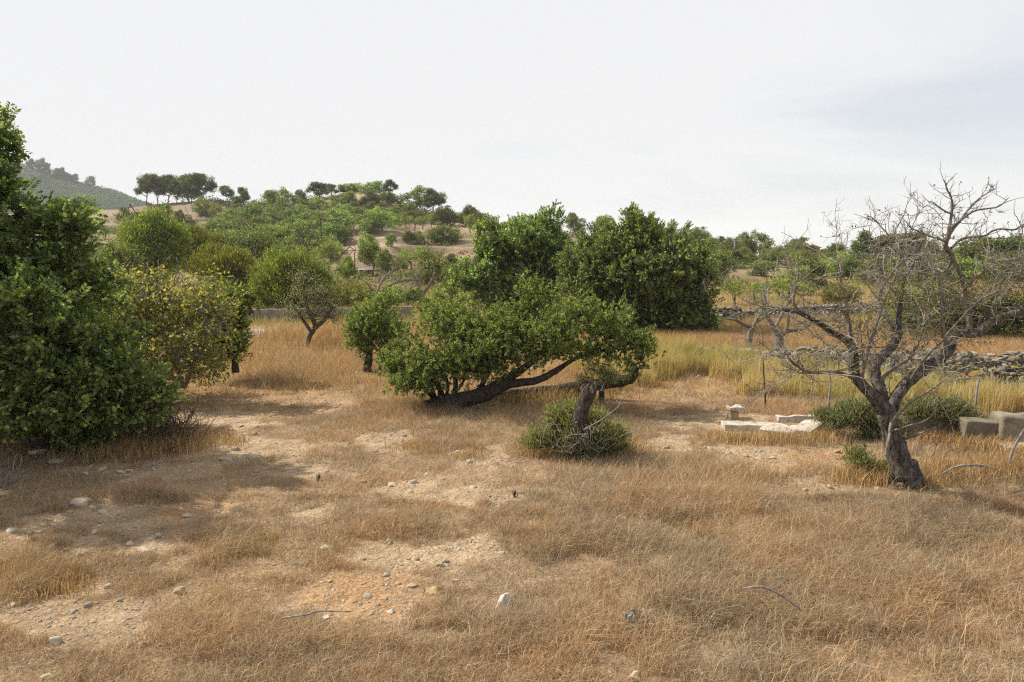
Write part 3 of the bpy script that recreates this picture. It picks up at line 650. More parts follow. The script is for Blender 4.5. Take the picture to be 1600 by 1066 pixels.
# ------------------------------------------------------------------ the bare almond on the right
def bare_almond():
    d = 8.75; rng = np.random.default_rng(12); b = G(1415, 757)
    root = empty('bare_almond_tree', b, 'gnarled nearly leafless almond tree with a dark leaning trunk in the right foreground', 'tree')
    L = [[(1420, 762, 0, 29), (1414, 748, 0, 24), (1407, 720, 0, 21), (1397, 690, 0, 19), (1389, 662, 0, 18), (1384, 642, 0, 18)],
         [(1390, 665, 0, 15), (1378, 640, 0, 15), (1360, 615, -.05, 12), (1340, 594, -.1, 11), (1334, 578, -.1, 11), (1334, 558, -.1, 10), (1328, 538, -.1, 8), (1300, 518, -.15, 6), (1270, 500, -.2, 5), (1245, 487, -.2, 4.5), (1215, 483, -.2, 4), (1190, 479, -.2, 2)],
         [(1386, 655, 0, 15), (1380, 630, .1, 13), (1374, 605, .15, 12), (1366, 580, .2, 12), (1372, 562, .25, 11), (1390, 545, .3, 10), (1402, 525, .3, 9), (1404, 500, .35, 6), (1408, 470, .35, 4.5), (1414, 435, .3, 3.5), (1440, 398, .3, 2)],
         [(1388, 655, 0, 16), (1396, 628, .05, 13), (1414, 602, .1, 12), (1440, 580, .2, 12), (1465, 563, .3, 12), (1484, 545, .3, 11), (1488, 528, .35, 8)],
         [(1484, 540, .3, 8), (1496, 522, .4, 8), (1515, 521, .45, 10), (1532, 518, .5, 9.5), (1548, 504, .5, 8.5), (1566, 495, .55, 7), (1600, 486, .6, 6), (1650, 474, .7, 5), (1700, 450, .8, 3)],
         [(1515, 521, .45, 8), (1514, 500, .45, 7), (1510, 475, .45, 6.5), (1507, 450, .4, 6), (1500, 430, .4, 5), (1492, 412, .35, 5), (1484, 395, .35, 6), (1478, 384, .3, 5.5), (1482, 362, .3, 4.5), (1486, 338, .3, 3.5), (1487, 312, .3, 2.6), (1480, 296, .3, 2), (1475, 281, .3, 1.2)],
         [(1479, 378, .3, 4), (1488, 360, .3, 3.5), (1499, 347, .35, 3.2), (1511, 330, .4, 2.8), (1529, 311, .4, 2.4), (1552, 296, .45, 1.2)],
         [(1484, 358, .3, 3), (1500, 345, .2, 2.8), (1522, 330, .1, 2.4), (1545, 326, .1, 2), (1562, 322, .1, 1.6), (1576, 309, .1, 1)],
         [(1486, 334, .3, 2.6), (1478, 331, .3, 2.4), (1466, 323, .35, 2), (1456, 315, .4, 1.4)],
         [(1478, 378, .3, 3), (1466, 373, .2, 2.8), (1453, 369, .2, 2.4), (1434, 361, .15, 2), (1424, 357, .1, 1.6), (1415, 346, .1, 1)],
         [(1486, 388, .35, 3.4), (1502, 374, .45, 3), (1520, 370, .5, 2.7), (1536, 369, .5, 2.5), (1560, 358, .6, 2.2), (1584, 359, .6, 2.4), (1604, 348, .6, 1.4)],
         [(1506, 452, .4, 5), (1520, 438, .3, 4.4), (1534, 427, .2, 4), (1550, 418, .1, 3.6), (1558, 408, .1, 3.2), (1580, 407, .05, 3), (1600, 396, 0, 2.4), (1625, 372, 0, 1.6)],
         [(1488, 405, .35, 3), (1476, 425, .5, 3), (1460, 418, .7, 2.6), (1440, 424, .8, 2.2), (1415, 423, .9, 1.8), (1395, 434, 1, 1.2)],
         [(1246, 486, -.2, 3.4), (1240, 470, -.2, 3), (1242, 455, -.2, 2.6), (1246, 440, -.2, 2.2), (1248, 420, -.2, 1.2)],
         [(1334, 560, -.1, 4), (1330, 530, -.2, 3.6), (1326, 505, -.3, 3.4), (1322, 478, -.35, 3), (1316, 446, -.4, 2.4), (1308, 404, -.45, 1.6)],
         [(1335, 590, -.1, 4.5), (1310, 583, -.3, 3.6), (1285, 582, -.45, 3), (1260, 580, -.6, 2.4), (1243, 570, -.7, 1.8), (1225, 550, -.8, 1.2)],
         [(1345, 598, -.1, 4.5), (1352, 565, -.3, 3.6), (1362, 530, -.4, 3.2), (1376, 485, -.5, 2.8), (1392, 446, -.6, 2), (1402, 420, -.6, 1.2)],
         [(1374, 600, .15, 5), (1390, 580, .3, 4), (1412, 566, .5, 3.6), (1428, 550, .6, 3), (1440, 520, .7, 2.6), (1448, 480, .8, 2)],
         [(1480, 545, .3, 5), (1474, 520, .2, 4.4), (1472, 490, .15, 4), (1470, 460, .1, 3.4), (1464, 430, .1, 2.4), (1440, 415, .1, 1.6)],
         [(1400, 520, .3, 5), (1385, 495, .3, 4), (1372, 470, .4, 3.4), (1384, 440, .4, 3), (1404, 415, .4, 2.4), (1420, 400, .4, 1.8), (1436, 391, .4, 1.2)],
         [(1392, 446, .0, 2.4), (1380, 425, -.1, 2), (1368, 398, -.2, 1.4), (1371, 380, -.2, .9)],
         [(1416, 402, .4, 2.2), (1405, 385, .4, 2), (1392, 368, .4, 1.2)],
         [(1556, 500, .5, 4), (1552, 475, .4, 3.4), (1575, 455, .4, 3), (1592, 430, .4, 2.6), (1604, 405, .4, 1.6)],
         [(1388, 690, -.1, 3.6), (1398, 655, -.4, 3), (1420, 630, -.6, 2.8), (1450, 612, -.8, 2.4), (1480, 590, -.9, 1.6), (1500, 575, -1, 1)],
         [(1392, 675, -.1, 3), (1425, 664, -.5, 2.6), (1450, 655, -.6, 2.2), (1466, 632, -.8, 1.4)],
         [(1394, 655, -.1, 3.5), (1388, 690, -.3, 3), (1385, 710, -.35, 2), (1392, 728, -.3, 1.4)],
         [(1400, 688, .1, 4), (1430, 680, -.2, 3), (1462, 668, -.4, 2)],
         [(1420, 600, .1, 4), (1445, 560, -.1, 3.2), (1470, 535, -.2, 2.8), (1500, 500, -.3, 2.4), (1530, 470, -.4, 2), (1560, 455, -.5, 1.6)],
         [(1340, 594, -.1, 4), (1320, 560, .2, 3.4), (1290, 535, .4, 3), (1268, 520, .6, 2.2), (1255, 500, .7, 1.4)]]
    g = Geo(); gt = Geo(); acc = []; tot = []
    for li, lst in enumerate(L):
        pts, rad = T(lst, d); rad = np.array(rad)*(.80 if li == 0 else .60 if li in (5, 6, 7, 8, 9, 10, 11) else .74); p, r = smooth_poly(pts, rad, 5)
        wob = rng.normal(size=p.shape)*r[:, None]*(.05 if li < 5 else .16); wob[0] = 0; p = p+wob
        big = r.max() > .05
        dark = np.clip((r-.02)/.04, 0, 1)[:, None]; 
        tube(g if big else gt, p, r, 16 if big else 7, rough=.07 if big else .1, rng=rng, col=(1, 1, 1) if big else np.array([.8, .76, .7])*rng.uniform(.7, 1.1))
        thin = np.where((r < .034) & (p[:, 2] > b[2]+1.05))[0]
        if len(thin) > 3:
            q = p[thin]; high = q[:, 2].mean() > 2.9
            upper = li in (5, 6, 7, 8, 9, 10)
            twig_tree(gt, rng, q, .012, 1 if (upper or li >= 23) else 2,   .32 if upper else .66, 16 if upper else 20 if li < 23 else 9, .15 if upper else .05, acc)
    # root flare
    for a in np.arange(7)/7*2*pi+.3:
        p0 = b+np.array([cos(a)*.05, sin(a)*.05, .28]); p1 = b+np.array([cos(a)*.15, sin(a)*.15, .06]); p2 = b+np.array([cos(a)*.28, sin(a)*.28, -.05])
        pp, rr = smooth_poly([p0, p1, p2], [.07, .06, .03], 4); tube(g, pp, rr, 8, rough=.15, rng=rng)
    g.build('trunk', M['almond'], root, smooth=True)
    gt.build('branches', M['twig'], root)
    A = np.concatenate(acc); px, py = screen(A[:, 0], A[:, 1], A[:, 2])
    w = np.where((py > 430) & (px > 1240), 1.0, .08)*np.where(px > 1380, 1.4, .6); w /= w.sum()
    k = rng.choice(len(A), 1500, p=w); gl = Geo()
    foliage(gl, A[k], sphere_dirs(rng, len(k)), 'small', rng, .8, GR_YG) if False else None
    pos = np.repeat(A[k], 2, 0)+rng.normal(size=(3000, 3))*.02
    leaves(gl, pos, rng.normal(size=pos.shape)+np.array([0, 0, -.3]), .045, .017, pal(rng, len(pos), [(.16, .19, .05), (.24, .24, .07), (.20, .13, .06), (.11, .13, .05)], [3, 2, 2, 2]), rng)
    k = rng.choice(np.where(py < 400)[0], 160); leaves(gl, A[k], rng.normal(size=(160, 3)), .035, .02, pal(rng, 160, [(.08, .05, .03), (.05, .035, .025)], [1, 1]), rng)
    gl.build('leaves', M['fig'], root)
bare_almond()

# white-barked small almonds by the far road
def small_bare(px, row, limbs, seed, label, leafn, dd=None, name='almond_tree', palette=GR_YG, tl=.35):
    rng = np.random.default_rng(seed); b = G(px, row); d = b[1] if dd is None else dd
    root = empty(name, b, label, 'tree')
    g = Geo(); acc = []
    for lst in limbs:
        pts, rad = T([(x, y, o, r*.78) for x, y, o, r in lst], d); p, r = smooth_poly(pts, rad, 4)
        tube(g, p, r, 7, rough=.15, rng=rng, col=np.array([1, .97, .92])*rng.uniform(.55, .85)); 
        if len(p) > 6: twig_tree(g, rng, p[len(p)//3:], .016, 1, tl*1.4, 12, .08, acc)
    g.build('trunk', M['twig'], root)
    if leafn:
        A = np.concatenate(acc); k = rng.choice(len(A), leafn); gl = Geo()
        leaves(gl, A[k]+rng.normal(size=(leafn, 3))*.06, rng.normal(size=(leafn, 3)), .07, .035, pal(rng, leafn, *palette), rng)
        gl.build('leaves', M['soft'], root)
small_bare(1168, 548, [[(1168, 549, 0, 6), (1172, 525, 0, 5.5), (1176, 510, 0, 5)], [(1176, 512, 0, 4.5), (1160, 506, 0, 3.5), (1146, 497, 0, 3), (1142, 485, 0, 2)], [(1176, 512, 0, 4), (1185, 495, 0, 3.4), (1196, 470, 0, 2.4), (1190, 445, 0, 1.5)], [(1180, 505, 0, 3), (1200, 492, .3, 2.5), (1222, 480, .3, 1.5)], [(1150, 500, 0, 2.4), (1130, 497, -.3, 1.6), (1118, 490, -.4, 1)]],
           31, 'small almond tree with speckled pale trunk behind the rubble wall, left one of two', 260)
small_bare(1213, 556, [[(1213, 560, 0, 9.5), (1216, 540, 0, 9), (1218, 526, 0, 8)], [(1218, 527, 0, 6), (1205, 505, 0, 4.5), (1195, 485, 0, 3), (1188, 460, 0, 1.6)], [(1218, 527, 0, 5.5), (1230, 517, 0, 4.5), (1250, 515, 0, 3.5), (1270, 505, 0, 2)], [(1210, 515, 0, 4), (1222, 490, .3, 3), (1236, 465, .4, 1.6)], [(1228, 520, 0, 4), (1232, 500, -.2, 3), (1230, 480, -.2, 1.6)]],
           32, 'thicker forked almond tree with white-flecked trunk behind the rubble wall, right one of two', 200)
small_bare(660, 468, [[(662, 472, 0, 4.5), (660, 462, 0, 4.5), (656, 452, 0, 3.6), (653, 440, 0, 3), (650, 428, 0, 2)], [(660, 462, 0, 4), (668, 450, 0, 3.2), (674, 440, 0, 2.6), (680, 425, 0, 1.6)]], 33, 'fresh green almond tree with two curved dark limbs below the tan hillside field', 60, tl=.5)
small_bare(590, 474, [[(588, 478, 0, 3.5), (596, 458, 0, 3), (610, 446, 0, 2.8), (632, 438, 0, 2.2), (655, 438, 0, 1.6)], [(590, 470, 0, 3), (592, 450, 0, 2.4), (604, 430, 0, 1.8), (612, 425, 0, 1)], [(586, 472, 0, 2.4), (578, 450, 0, 1.6), (572, 440, 0, 1)], [(600, 455, 0, 2), (618, 450, .2, 1.4), (630, 458, .2, .9)]], 34, 'leafless arching pale tree above the small upright mastic tree', 160, dd=30, tl=.8)
small_bare(636, 411, [[(637, 411, 0, 2), (637, 403, 0, 1.8), (633, 397, 0, 1.2)], [(637, 405, 0, 1.5), (642, 397, 0, 1)]], 35, 'tiny forked dead tree on the brown hillside field', 0, tl=.5)
small_bare(722, 414, [[(722, 414, 0, 2.2), (724, 407, 0, 2), (719, 401, 0, 1.4)], [(724, 407, 0, 1.8), (731, 404, 0, 1.2)]], 36, 'dead Y-shaped tree stump on the brown hillside field near the big carobs', 0, tl=.3)
small_bare(1205, 425, [[(1180, 428, 0, 2), (1190, 422, 0, 2), (1197, 418, 0, 1.4)], [(1190, 422, 0, 1.5), (1200, 424, 0, 1)]], 37, 'fallen grey dead branch on the brown slope under the dark bushes, right', 0, tl=.4, name='dead_branch')

# ------------------------------------------------------------------ hillside trees: a few patterns, copied one by one
def proto(kind, seed):
    rng = np.random.default_rng(seed)
    A = np.array
    spec = {
     'pine': ([((0, 0, .70), (.38, .36, .20)), ((-.26, .1, .55), (.20, .2, .13)), ((.28, -.1, .60), (.20, .2, .14)), ((.07, .1, .86), (.24, .2, .12)), ((-.05, -.2, .46), (.24, .16, .10)), ((.18, .1, .42), (.2, .2, .09))], [(0, .018), (.3, .016), (.7, .010)], 380, 'far', .9, GR_PINE),
     'round': ([((0, 0, .52), (.44, .44, .40)), ((-.24, .1, .36), (.28, .26, .28)), ((.25, -.1, .38), (.27, .26, .30)), ((.05, -.15, .74), (.28, .28, .24)), ((0, -.3, .35), (.26, .2, .25))], [(0, .03), (.3, .022), (.6, .012)], 330, 'far', 1.0, GR_MASTIC),
     'olive': ([((0, 0, .52), (.44, .42, .42)), ((-.26, .1, .36), (.25, .26, .28)), ((.25, -.1, .38), (.26, .26, .30)), ((.1, .1, .76), (.24, .24, .22))], [(0, .03), (.3, .022), (.6, .012)], 330, 'far', 1.0, GR_OLIVE),
     'dark': ([((0, 0, .48), (.44, .44, .44)), ((-.2, 0, .35), (.28, .28, .32)), ((.22, 0, .38), (.27, .28, .34)), ((0, .1, .7), (.28, .28, .27))], [(0, .03), (.3, .025), (.5, .012)], 380, 'far', 1.0, GR_CAROB),
     'sparse': ([((0, 0, .68), (.40, .36, .24)), ((-.25, 0, .60), (.2, .2, .18)), ((.24, 0, .62), (.2, .2, .2))], [(0, .035), (.3, .028), (.6, .012)], 120, 'far', .85, GR_YG),
     'feather': ([((0, 0, .46), (.46, .46, .44)), ((-.2, 0, .32), (.30, .30, .30)), ((.2, 0, .34), (.30, .30, .32)), ((.05, .0, .72), (.28, .28, .26))], [(0, .02), (.3, .018), (.5, .01)], 420, 'far', .9, GR_FEATHER)}[kind]
    bl, tr, n, mat, s, pl = spec
    bl = [(A(c)+rng.normal(size=3)*.03*A([1, 1, .5]), r) for c, r in bl]
    lean = rng.normal(size=2)*.05
    cp, own, cd = clusters(bl, n, rng, .55, .3, seed); cp = cp[cp[:, 2] > .03] if 1 else cp
    own = own[:len(cp)]
    gt = Geo(); pts = [(lean[0]*z*2, lean[1]*z*2, z-.04) for z, r in tr]
    p, r = smooth_poly(pts, [r for z, r in tr], 3); tube(gt, p, r, 6)
    for c, rr in bl:
        q = p[rng.integers(2, len(p))]; cv = curve(q, A(c)-A([0, 0, rr[2]*.3]), rng, 5, .3); tube(gt, cv, np.linspace(.014, .006, 5), 4)
        for k in range(5):
            e = A(c)+nrm(rng.normal(size=3))*A(rr)*.8; tube(gt, curve(cv[rng.integers(2, 5)], e, rng, 4, .2), np.linspace(.007, .003, 4), 3)
    g = Geo(); K = 14; b = np.repeat(cp, K, 0)
    pos = b+rng.normal(size=b.shape)*.032; up = A([0, 0, 1.])
    ctr = A([0, 0, .5]); od = nrm(b-ctr)
    if kind == 'feather': d = od*.5+up*.9+rng.normal(size=b.shape)*.4; L, W = .075, .018
    else: d = od*.5+up*.3+rng.normal(size=b.shape)*.8; L, W = .050, .030
    cl = 1.3*pal(rng, len(pos), *pl, jit=.16)*np.repeat(np.clip(1+rng.normal(size=len(cp))*.26, .5, 1.7), K)[:, None]
    leaves(g, pos, d, L*s, W*s, cl, rng)
    ct = gt.build('trunk', M['bark']); cc = g.build('crown', M[mat])
    me = (ct.data, cc.data); bpy.data.objects.remove(ct); bpy.data.objects.remove(cc)
    return me
PRO = {}
def put(kind, px, row, w, h, label, name=None, group=None, var=None, base=None, rot=None):
    """w, h: crown width and total height as seen, in photo pixels"""
    if kind not in PRO: PRO[kind] = [proto(kind, 100+k*7+len(kind)*13) for k in range(3)]
    r = random.Random(int(px*13+row*7)); b = G(px, row) if base is None else base
    names = {'pine': 'pine_tree', 'round': 'orchard_tree', 'olive': 'olive_tree', 'dark': 'carob_tree', 'sparse': 'almond_tree', 'feather': 'broom_bush'}
    cats = {'pine': 'pine', 'feather': 'bush'}
    root = empty(name or names[kind], b, label, cats.get(kind, 'tree') if name is None else 'bush', group)
    W = w*b[1]/F; Hh = h*b[1]/F
    W *= 1.25; Hh *= 1.18; root.scale = (W*r.uniform(.9, 1.2), W*r.uniform(.8, 1.05), Hh*r.uniform(.92, 1.08)); root.rotation_euler = (r.uniform(-.08, .08), r.uniform(-.08, .08), r.uniform(0, 6.28) if rot is None else rot)
    t, c = PRO[kind][r.randrange(3) if var is None else var]
    for nm, me in (('trunk', t), ('crown', c)):
        o = bpy.data.objects.new(nm, me); C.objects.link(o); o.parent = root
    return root
HILL = [
 ('pine', 228, 320, 34, 38, 'leftmost pine of the grove on the left ridge, its crown touching the next one'),
 ('pine', 246, 319, 34, 40, 'second pine from the left in the ridge grove, with bare trunk showing sky'),
 ('pine', 262, 319, 32, 40, 'third pine from the left in the grove on the left ridge'),
 ('pine', 276, 318, 30, 36, 'middle pine of the ridge grove with light showing under its crown'),
 ('dark', 296, 316, 34, 26, 'low dark bushy tree between the pines of the ridge grove'),
 ('pine', 300, 316, 34, 34, 'pine with a bright top behind the low dark bushy tree of the ridge grove'),
 ('pine', 318, 314, 40, 34, 'rightmost wide pine of the grove on the left ridge'),
 ('pine', 356, 313, 26, 24, 'lone flat-topped pine on the ridge with open sky on both sides'),
 ('pine', 382, 322, 22, 24, 'dark leaning pine at the right foot of the left ridge'),
 ('dark', 372, 322, 30, 14, 'dark low bush under the leaning pine of the left ridge'),
 ('round', 320, 338, 40, 24, 'bright rounded bush on the bare slope under the ridge pines'),
 ('dark', 262, 342, 24, 20, 'small dark tree on the bare slope below the left pine grove'),
 ('olive', 196, 350, 24, 22, 'greyish small tree on the bare slope at the far left of the hill'),
 ('dark', 126, 330, 40, 22, 'dark rounded tree just above the left carob crown, before the mountain'),
 ('dark', 426, 326, 36, 28, 'dark grey-green spreading tree on the skyline, left of the green skyline tree'),
 ('round', 452, 334, 32, 34, 'green tree with visible trunk just below the skyline, left of the hilltop'),
 ('dark', 471, 320, 20, 22, 'small dark tree between the green skyline tree and the tall dark one'),
 ('pine', 500, 314, 34, 26, 'tall dark spreading pine on the skyline left of the hilltop'),
 ('pine', 519, 310, 22, 18, 'small grey pine on the skyline beside the tall dark one'),
 ('round', 500, 328, 22, 18, 'small bright green tree under the tall dark skyline pine'),
 ('round', 538, 325, 40, 24, 'wide bright green tree left of the bare path to the hilltop'),
 ('dark', 537, 303, 24, 13, 'low dark bush on the skyline left of the hilltop path'),
 ('dark', 553, 301, 24, 12, 'low dark bush at the very top of the hill, left of the path'),
 ('round', 579, 307, 38, 22, 'wide green tree on the hilltop right of the bare path'),
 ('olive', 580, 326, 30, 24, 'grey-green tree right beside the bare hilltop path'),
 ('pine', 611, 309, 22, 24, 'small pointed pine at the right end of the hilltop'),
 ('dark', 605, 320, 28, 18, 'dark tree below the pointed pine at the right end of the hilltop'),
 ('round', 648, 328, 48, 28, 'big bright green tree on the right shoulder of the hill'),
 ('pine', 676, 330, 36, 36, 'tall dark green pine at the right edge of the hill shoulder'),
 ('dark', 640, 338, 22, 20, 'small dark tree in front of the big bright shoulder tree'),
 ('dark', 697, 352, 32, 26, 'dark green tree on the slope falling right from the hill shoulder'),
 ('olive', 728, 354, 30, 26, 'olive green tree on the skyline above the right end of the hillside field'),
 ('olive', 752, 358, 24, 22, 'olive green tree on the skyline touching the rounded carob'),
 ('dark', 692, 382, 44, 28, 'very dark rounded bush on the rim of the brown hillside field'),
 ('round', 574, 398, 26, 28, 'green tree right behind the very dark round tree by the field track'),
 ('dark', 582, 423, 40, 38, 'very dark round tree beside the tan field at the foot of the hill'),
 ('dark', 611, 386, 18, 18, 'small dark bush at the lower edge of the tan hillside field'),
 ('feather', 516, 412, 42, 32, 'olive round bush at the left end of the tan hillside field'),
 ('feather', 543, 438, 26, 32, 'feathery yellow-green bush beside the thin post'),
 ('round', 506, 386, 40, 28, 'green orchard tree left of the tan hillside field, lower of the row'),
 ('round', 532, 380, 36, 28, 'green orchard tree next to the upper left corner of the tan field'),
 ('round', 572, 368, 40, 28, 'green orchard tree above the middle of the tan field'),
 ('round', 598, 360, 38, 28, 'wide green orchard tree above the right part of the tan field'),
 ('round', 563, 346, 34, 20, 'green orchard tree on the terrace under the hilltop path'),
 ('round', 530, 342, 34, 16, 'low green orchard tree on the terrace left under the hilltop'),
 ('round', 452, 372, 36, 26, 'mid green tree in the middle of the left terraces'),
 ('round', 410, 352, 46, 30, 'large green tree under the left skyline tree, above the terraces'),
 ('round', 366, 358, 34, 26, 'dark green tree at the left end of the terraces'),
 ('sparse', 622, 352, 16, 18, 'leftmost pale almond tree on the upper hillside field'),
 ('sparse', 634, 356, 16, 18, 'second pale almond tree from the left on the upper hillside field'),
 ('sparse', 648, 362, 20, 22, 'pale almond tree with thick trunk on the upper hillside field'),
 ('sparse', 661, 360, 18, 22, 'tall pale almond tree in the row on the upper hillside field'),
 ('sparse', 674, 356, 16, 18, 'rightmost pale almond tree of the row on the upper hillside field'),
 ('sparse', 735, 364, 24, 24, 'thin almond tree on bare ground near the rounded carob'),
 ('dark', 640, 380, 20, 16, 'small dark bush between the tan and the brown hillside fields'),
 ('olive', 656, 382, 24, 16, 'pale grey bush between the tan and the brown hillside fields'),
 ('round', 675, 448, 56, 48, 'bright green tree above the curved dark limbs, left of the rounded carob'),
 ('olive', 712, 452, 40, 36, 'olive green tree at the left foot of the rounded carob'),
 ('dark', 644, 482, 34, 28, 'very dark small bush behind the centre mastic tree'),
 ('round', 612, 480, 44, 30, 'yellow-green bush left of the very dark small bush'),
 ('round', 700, 486, 48, 34, 'bright green bush under the rounded carob on its left'),
 ('feather', 560, 478, 56, 28, 'yellow-green low bush right of the big feathery broom bush'),
 ('round', 535, 484, 46, 30, 'green low bush behind the lone sparse almond tree'),
 ('olive', 902, 372, 36, 30, 'olive green tree showing in the gap between the two big carobs'),
 # right side
 ('dark', 1128, 438, 46, 46, 'dark green carob just right of the largest carob, by the utility pole'),
 ('dark', 1108, 400, 30, 26, 'dark tree on the skyline touching the right side of the largest carob'),
 ('olive', 1132, 400, 30, 26, 'olive tree on the skyline left of the utility pole'),
 ('olive', 1164, 404, 32, 34, 'olive green tree on the skyline right of the utility pole'),
 ('round', 1186, 404, 34, 36, 'tall bright green tree on the right skyline beside the pole'),
 ('round', 1196, 418, 30, 22, 'green bush under the tall bright skyline tree'),
 ('feather', 1222, 410, 28, 20, 'yellowish bush on the right skyline left of the dark grey tree'),
 ('dark', 1240, 408, 28, 28, 'dark grey-green tree on the skyline left of the orange-roofed house'),
 ('dark', 1190, 432, 50, 24, 'low very dark bush on the bank below the right skyline'),
 ('round', 1262, 424, 34, 26, 'mid green bush below the orange-roofed house'),
 ('dark', 1284, 432, 30, 26, 'dark bush on the bank right below the orange-roofed house'),
 ('dark', 1288, 406, 22, 16, 'small dark tree on the skyline right of the orange-roofed house'),
 ('dark', 1262, 452, 44, 42, 'dark green tree shading the brown slope, centre right'),
 ('round', 1240, 462, 52, 42, 'bright green fig-like tree in front of the dark one on the brown slope'),
 ('sparse', 1235, 476, 66, 34, 'yellow-green almond tree at the bottom of the brown slope, nearest the road'),
 ('feather', 1312, 478, 44, 30, 'feathery bright bush by the road left of the bare almond crown'),
 ('sparse', 1148, 480, 46, 44, 'yellowish thin almond tree beyond the road beside the largest carob'),
 ('sparse', 1180, 476, 40, 34, 'second yellowish thin almond tree beyond the road'),
 ('pine', 1350, 428, 40, 52, 'bright pointed pine left of the wide pines behind the bare almond'),
 ('round', 1330, 426, 36, 28, 'green bush at the left foot of the bright pointed pine'),
 ('dark', 1368, 432, 44, 34, 'dark bush below the bright pointed pine'),
 ('pine', 1392, 430, 52, 54, 'broad pine behind the left part of the bare almond crown'),
 ('pine', 1422, 430, 60, 62, 'widest and tallest pine behind the middle of the bare almond crown'),
 ('round', 1448, 434, 50, 44, 'round green tree at the right side of the wide pines'),
 ('olive', 1472, 436, 36, 38, 'olive tree right behind the upright limb of the bare almond'),
 ('dark', 1530, 438, 70, 58, 'dark broad tree on the right skyline behind the upper twigs'),
 ('pine', 1565, 436, 70, 58, 'dark pine on the right skyline near the photo edge'),
 ('dark', 1610, 436, 60, 56, 'dark tree cut by the right edge of the photo'),
 ('round', 1400, 448, 50, 24, 'low green bush on the slope behind the bare almond twigs'),
]
def hill_trees():
    for k, px, row, w, h, lab in HILL: put(k, px, row, w, h, lab)
    # remaining small orchard trees of the terraces
    rng = random.Random(8); used = [(a[1], a[2]) for a in HILL]
    zones = [(345, 535, 345, 400, 54, ('round', 'olive', 'round', 'dark'), (20, 36), 'small green tree on the crowded terraces left of the tan hillside field', 'trees on the left terraces', 11),
             (455, 640, 326, 350, 18, ('olive', 'round', 'dark'), (13, 22), 'small green tree on the terraces just below the hilltop', 'trees on the upper terraces', 10),
             (180, 345, 345, 392, 16, ('olive', 'round', 'sparse'), (16, 26), 'small tree on the stony slope below the left ridge', 'trees below the left ridge', 14),
             (640, 760, 344, 352, 8, ('olive', 'dark'), (16, 24), 'small dark olive tree in the row along the right skyline of the hill', 'trees on the right skyline', 9),
             (600, 770, 420, 452, 8, ('olive', 'round', 'sparse'), (16, 30), 'small bush at the foot of the brown hillside field', 'bushes below the brown field', 14),
             (1110, 1330, 404, 420, 16, ('olive', 'dark', 'round'), (16, 28), 'small bush on the bank along the right skyline', 'bushes on the right bank', 10),
             (1300, 1640, 428, 446, 14, ('olive', 'dark', 'round'), (24, 44), 'bush on the far slope behind the bare almond crown', 'bushes behind the bare almond', 14),
             (760, 1100, 372, 402, 14, ('dark', 'olive'), (20, 34), 'tree on the slope behind the two big carobs', 'trees behind the big carobs', 12)]
    for x0, x1, y0, y1, n, ks, (a, b), lab, grp, sep in zones:
        tries = 0; c = 0
        while c < n and tries < 3000:
            tries += 1; px = rng.uniform(x0, x1); row = rng.uniform(y0, y1)
            if any(((px-u)/1.5)**2+(row-v)**2 < sep**2*.6 for u, v in used): continue
            used.append((px, row)); w = rng.uniform(a, b)*(1+(row-345)/170); put(rng.choice(ks), px, row, w, w*rng.uniform(.6, .9), lab, group=grp); c += 1
hill_trees()

